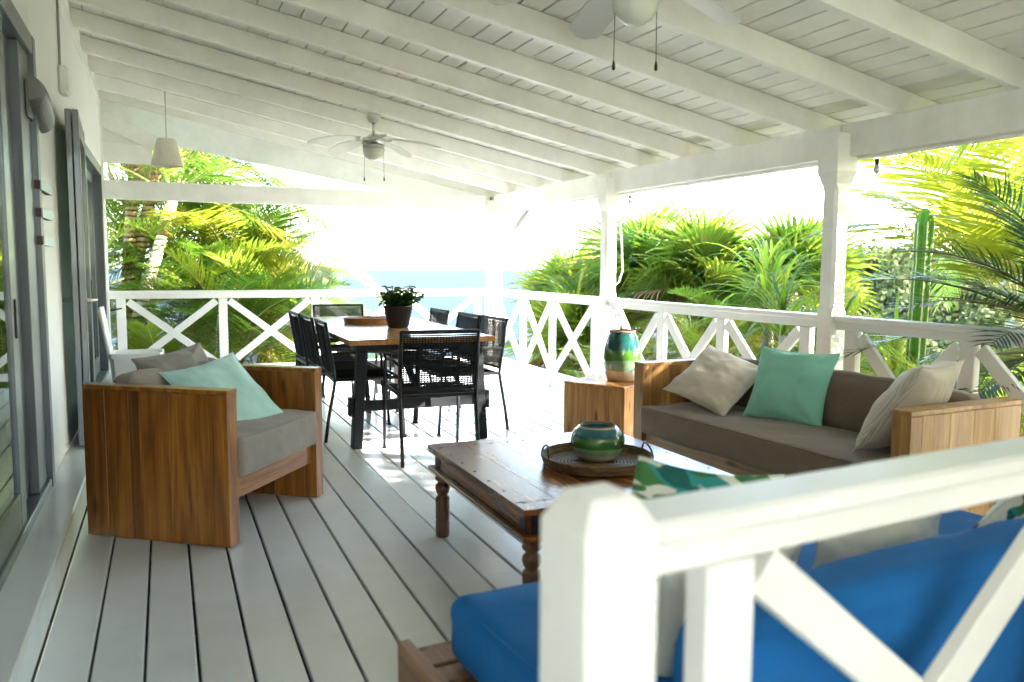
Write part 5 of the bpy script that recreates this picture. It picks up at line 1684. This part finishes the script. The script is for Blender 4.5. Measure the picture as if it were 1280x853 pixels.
# shrubs: twigs carrying many small leaves
def shrub_mesh(seed, R_, H_, nb, nl, ls, lw, rosette=False):
    rs = random.Random(seed); lf = MB(); tw_ = MB()
    for i in range(nb):
        az = rs.uniform(0, 2 * math.pi); el = rs.uniform(0.45, 1.45)
        d = Vector((math.cos(az) * math.cos(el), math.sin(az) * math.cos(el), math.sin(el)))
        L = H_ * rs.uniform(0.55, 1.05)
        p = Vector((rs.uniform(-0.1, 0.1), rs.uniform(-0.1, 0.1), 0)); pts = [p.copy()]
        for k in range(5):
            d = (d + Vector((rs.uniform(-0.3, 0.3), rs.uniform(-0.3, 0.3), rs.uniform(-0.1, 0.25)))).normalized()
            p = p + Vector((d.x * R_ / H_, d.y * R_ / H_, d.z)) * L / 5
            pts.append(p.copy())
        tw_.tube(pts, [0.014, 0.012, 0.010, 0.008, 0.006, 0.004], 5, False)
        for k in range(nl):
            u = rs.uniform(0.25, 1.0) * 5; ii = min(4, int(u))
            q = pts[ii].lerp(pts[ii + 1], u - ii)
            if rosette:
                q = pts[-1] + Vector((rs.uniform(-0.05, 0.05), rs.uniform(-0.05, 0.05), rs.uniform(-0.12, 0.03)))
            a = rs.uniform(0, 2 * math.pi)
            dd = Vector((math.cos(a), math.sin(a), rs.uniform(-0.35, 0.8)))
            leaf_blade(lf, q, dd, ls * rs.uniform(0.6, 1.2), lw, curl=rs.uniform(0.0, 0.5))
    return lf, tw_
SHR = []
for i, (R_, H_, nb, nl, ls, lw, mt, ro) in enumerate([(0.9, 1.5, 34, 26, 0.13, 0.045, 'shrub', False), (0.9, 1.3, 30, 26, 0.16, 0.040, 'shrub_yellow', False),
                                                      (1.0, 1.7, 24, 16, 0.24, 0.050, 'shrub', True), (0.8, 1.2, 36, 24, 0.11, 0.05, 'palm_green', False)]):
    lf_, tw_ = shrub_mesh(200 + i, R_, H_, nb, nl, ls, lw, ro)
    SHR.append((lf_.mesh('foliage', M[mt]), tw_.mesh('stems', M['twig'], True)))
def shrub(x_, y_, top, kind, label, seed, group='shrubs round the terrace', spread=1.0):
    rs = random.Random(seed)
    gz = ground_z(x_, y_)
    H0 = [1.5, 1.3, 1.7, 1.2][kind]
    s = max(0.6, (top - gz) / (H0 * 1.02))
    t = empty('shrub', (x_, y_, gz), rs.uniform(0, 6.28), label, 'shrub', group)
    k = min(s, 1.5) * spread
    inst('foliage', SHR[kind][0], t, (0, 0, 0), (0, 0, 0), (k, k, s))
    inst('stems', SHR[kind][1], t, (0, 0, 0), (0, 0, 0), (k, k, s))
    return t
# (x, y, top, kind, label)
for i, a in enumerate([
    (5.3, 9.2, 0.35, 2, 'twiggy shrub behind the railing near the tall vase'),
    (5.6, 8.0, 0.55, 2, 'bare-stemmed shrub behind the railing, above the left sofa arm'),
    (5.5, 6.9, 0.45, 2, 'grey-stemmed shrub above the cream pillow'),
    (5.2, 6.0, 0.30, 2, 'low grey-stemmed shrub above the mint pillow'),
    (6.6, 8.7, 0.95, 1, 'yellow-leaved shrub standing highest between middle and sofa posts'),
    (5.9, 5.2, 0.20, 1, 'yellowish shrub under the cactus'),
    (5.4, 4.4, 0.05, 0, 'green shrub below the right railing'),
    (6.6, 4.0, 0.15, 1, 'shrub with pale leaves near the cactus at the right'),
    (5.2, 10.6, 0.15, 3, 'green shrub filling the railing left of the tall vase'),
    (5.0, 12.3, -0.15, 3, 'low shrub at the corner of the terrace below the sea'),
    (7.9, 7.2, 0.8, 0, 'green shrub behind the strap-leaf plants'),
    (8.2, 10.9, 0.6, 0, 'green shrub between the fan palms'),
    (8.6, 4.2, 0.2, 0, 'shrub around the foot of the big palm'),
    (5.6, 3.2, -0.1, 3, 'green shrub under the dark feathery palm'),
    (5.4, 1.6, 0.2, 0, 'shrub beyond the right end of the railing'),
    (-0.6, 10.9, 0.05, 3, 'dense green shrub behind the far railing next to the house'),
    (0.5, 10.8, -0.15, 0, 'green shrub behind the left bay of the far railing'),
    (1.5, 11.0, -0.45, 3, 'low green shrub behind the far railing left of the chairs'),
    (2.6, 11.8, -0.75, 0, 'low shrub below the sea behind the dining table'),
    (3.7, 12.6, -0.75, 0, 'low shrub below the sea near the corner post'),
    (-1.6, 11.2, 0.9, 0, 'shrub tucked against the house wall end'),
    (0.0, 14.2, 0.3, 0, 'large shrub at the back of the left greenery'),
    (1.2, 14.0, -0.3, 3, 'large shrub further back behind the left palms'),
    (-1.4, 14.0, 1.2, 0, 'tall shrub behind the ringed palm trunks'),
    (7.6, 12.6, 0.2, 3, 'shrub at the foot of the leftmost fan palm')]):
    shrub(a[0], a[1], a[2], a[3], a[4], 300 + i)

# frangipani: bare forked grey branches with a few flowers
def frangipani(base, H_, label, seed):
    rs = random.Random(seed); tw_ = MB(); lf = MB(); fl = MB()
    t = empty('frangipani', base, 0, label, 'frangipani')
    def grow(p, d, L, r, k):
        q = p + d * L
        tw_.tube([p, p + d * L * 0.5 + Vector((0, 0, 0.02)), q], [r, r * 0.92, r * 0.86], 7, True)
        if k == 0:
            for j in range(rs.choice([0, 3, 5, 7])):
                a = rs.uniform(0, 6.28)
                leaf_blade(lf, q, (math.cos(a), math.sin(a), rs.uniform(0.1, 0.9)), rs.uniform(0.12, 0.22), 0.055)
            if rs.random() < 0.25:
                for j in range(7):
                    a = rs.uniform(0, 6.28)
                    leaf_blade(fl, q + Vector((rs.uniform(-0.04, 0.04), rs.uniform(-0.04, 0.04), 0.05)), (math.cos(a), math.sin(a), 0.6), 0.05, 0.03)
            return
        for j in range(rs.choice([2, 2, 3])):
            a = rs.uniform(0, 6.28)
            nd_ = (d + Vector((math.cos(a) * 0.75, math.sin(a) * 0.75, rs.uniform(0.0, 0.3)))).normalized()
            grow(q, nd_, L * rs.uniform(0.68, 0.85), r * 0.78, k - 1)
    for j in range(3):
        a = j * 2.1 + rs.uniform(-0.3, 0.3)
        grow(Vector((0, 0, 0)), Vector((math.cos(a) * 0.4, math.sin(a) * 0.4, 1)).normalized(), H_ * 0.30, 0.038, 4)
    tw_.build('branches', M['twig'], t, True); lf.build('foliage', M['shrub'], t); fl.build('flowers', M['flower'], t)
for i, (x_, y_, lb) in enumerate([(5.1, 7.6, 'grey forked frangipani behind the railing between the middle and sofa posts'), (5.3, 8.9, 'grey forked frangipani with a pink flower right of the middle post'), (4.9, 6.6, 'grey forked frangipani behind the left end of the sofa')]):
    gz = ground_z(x_, y_)
    frangipani((x_, y_, gz), 2.45, lb, 400 + i)

# wooded hill and slopes: many crowns of leaf clumps, one mass
rs = random.Random(77)
lf = MB()
def clump(mb, c, r, n, sz):
    for i in range(n):
        u = Vector((rs.gauss(0, 1), rs.gauss(0, 1), rs.gauss(0, 1)))
        u.normalize(); u.z = abs(u.z) * 0.9 - 0.15
        p = c + u * r * rs.uniform(0.72, 1.05)
        a = Vector((rs.uniform(-1, 1), rs.uniform(-1, 1), rs.uniform(-1, 1))).normalized()
        nrm = (u + a * 0.8).normalized()
        s = nrm.cross(Vector((0.3, 0.2, 1))).normalized() * sz * rs.uniform(0.5, 1.3); v_ = nrm.cross(s).normalized() * sz * rs.uniform(0.5, 1.3)
        mb.add([tuple(p - s - v_), tuple(p + s - v_ * 0.6), tuple(p + s * 0.7 + v_), tuple(p - s * 0.8 + v_ * 0.8)], [(0, 1, 2, 3)])
for i in range(1300):
    x_ = rs.uniform(36, 112); y_ = rs.uniform(26, 74)
    if x_ < 0.62 * y_: continue
    r = rs.uniform(1.6, 3.4)
    gz = ground_z(x_, y_)
    for k in range(4):
        clump(lf, Vector((x_ + rs.uniform(-r, r) * 0.7, y_ + rs.uniform(-r, r) * 0.7, gz + r * rs.uniform(0.1, 0.9))), r * rs.uniform(0.45, 0.75), 55, 0.20)
tag(lf.build('hillside_forest', M['hill_leaf']), kind='stuff')
# ground cover close to the terrace
lf = MB()
for i in range(9000):
    x_ = rs.uniform(4.2, 15) if rs.random() < 0.6 else rs.uniform(-6, 12)
    y_ = rs.uniform(-3, 17)
    if -0.9 < x_ < 4.1 and y_ < 10.1: continue
    if x_ < -0.9 and y_ < 9.8: continue
    gz = ground_z(x_, y_)
    a = rs.uniform(0, 6.28)
    leaf_blade(lf, (x_, y_, gz), (math.cos(a), math.sin(a), rs.uniform(0.5, 2.5)), rs.uniform(0.15, 0.55), rs.uniform(0.03, 0.08), curl=rs.uniform(0.1, 0.6))
tag(lf.build('ground_cover', M['shrub']), kind='stuff')
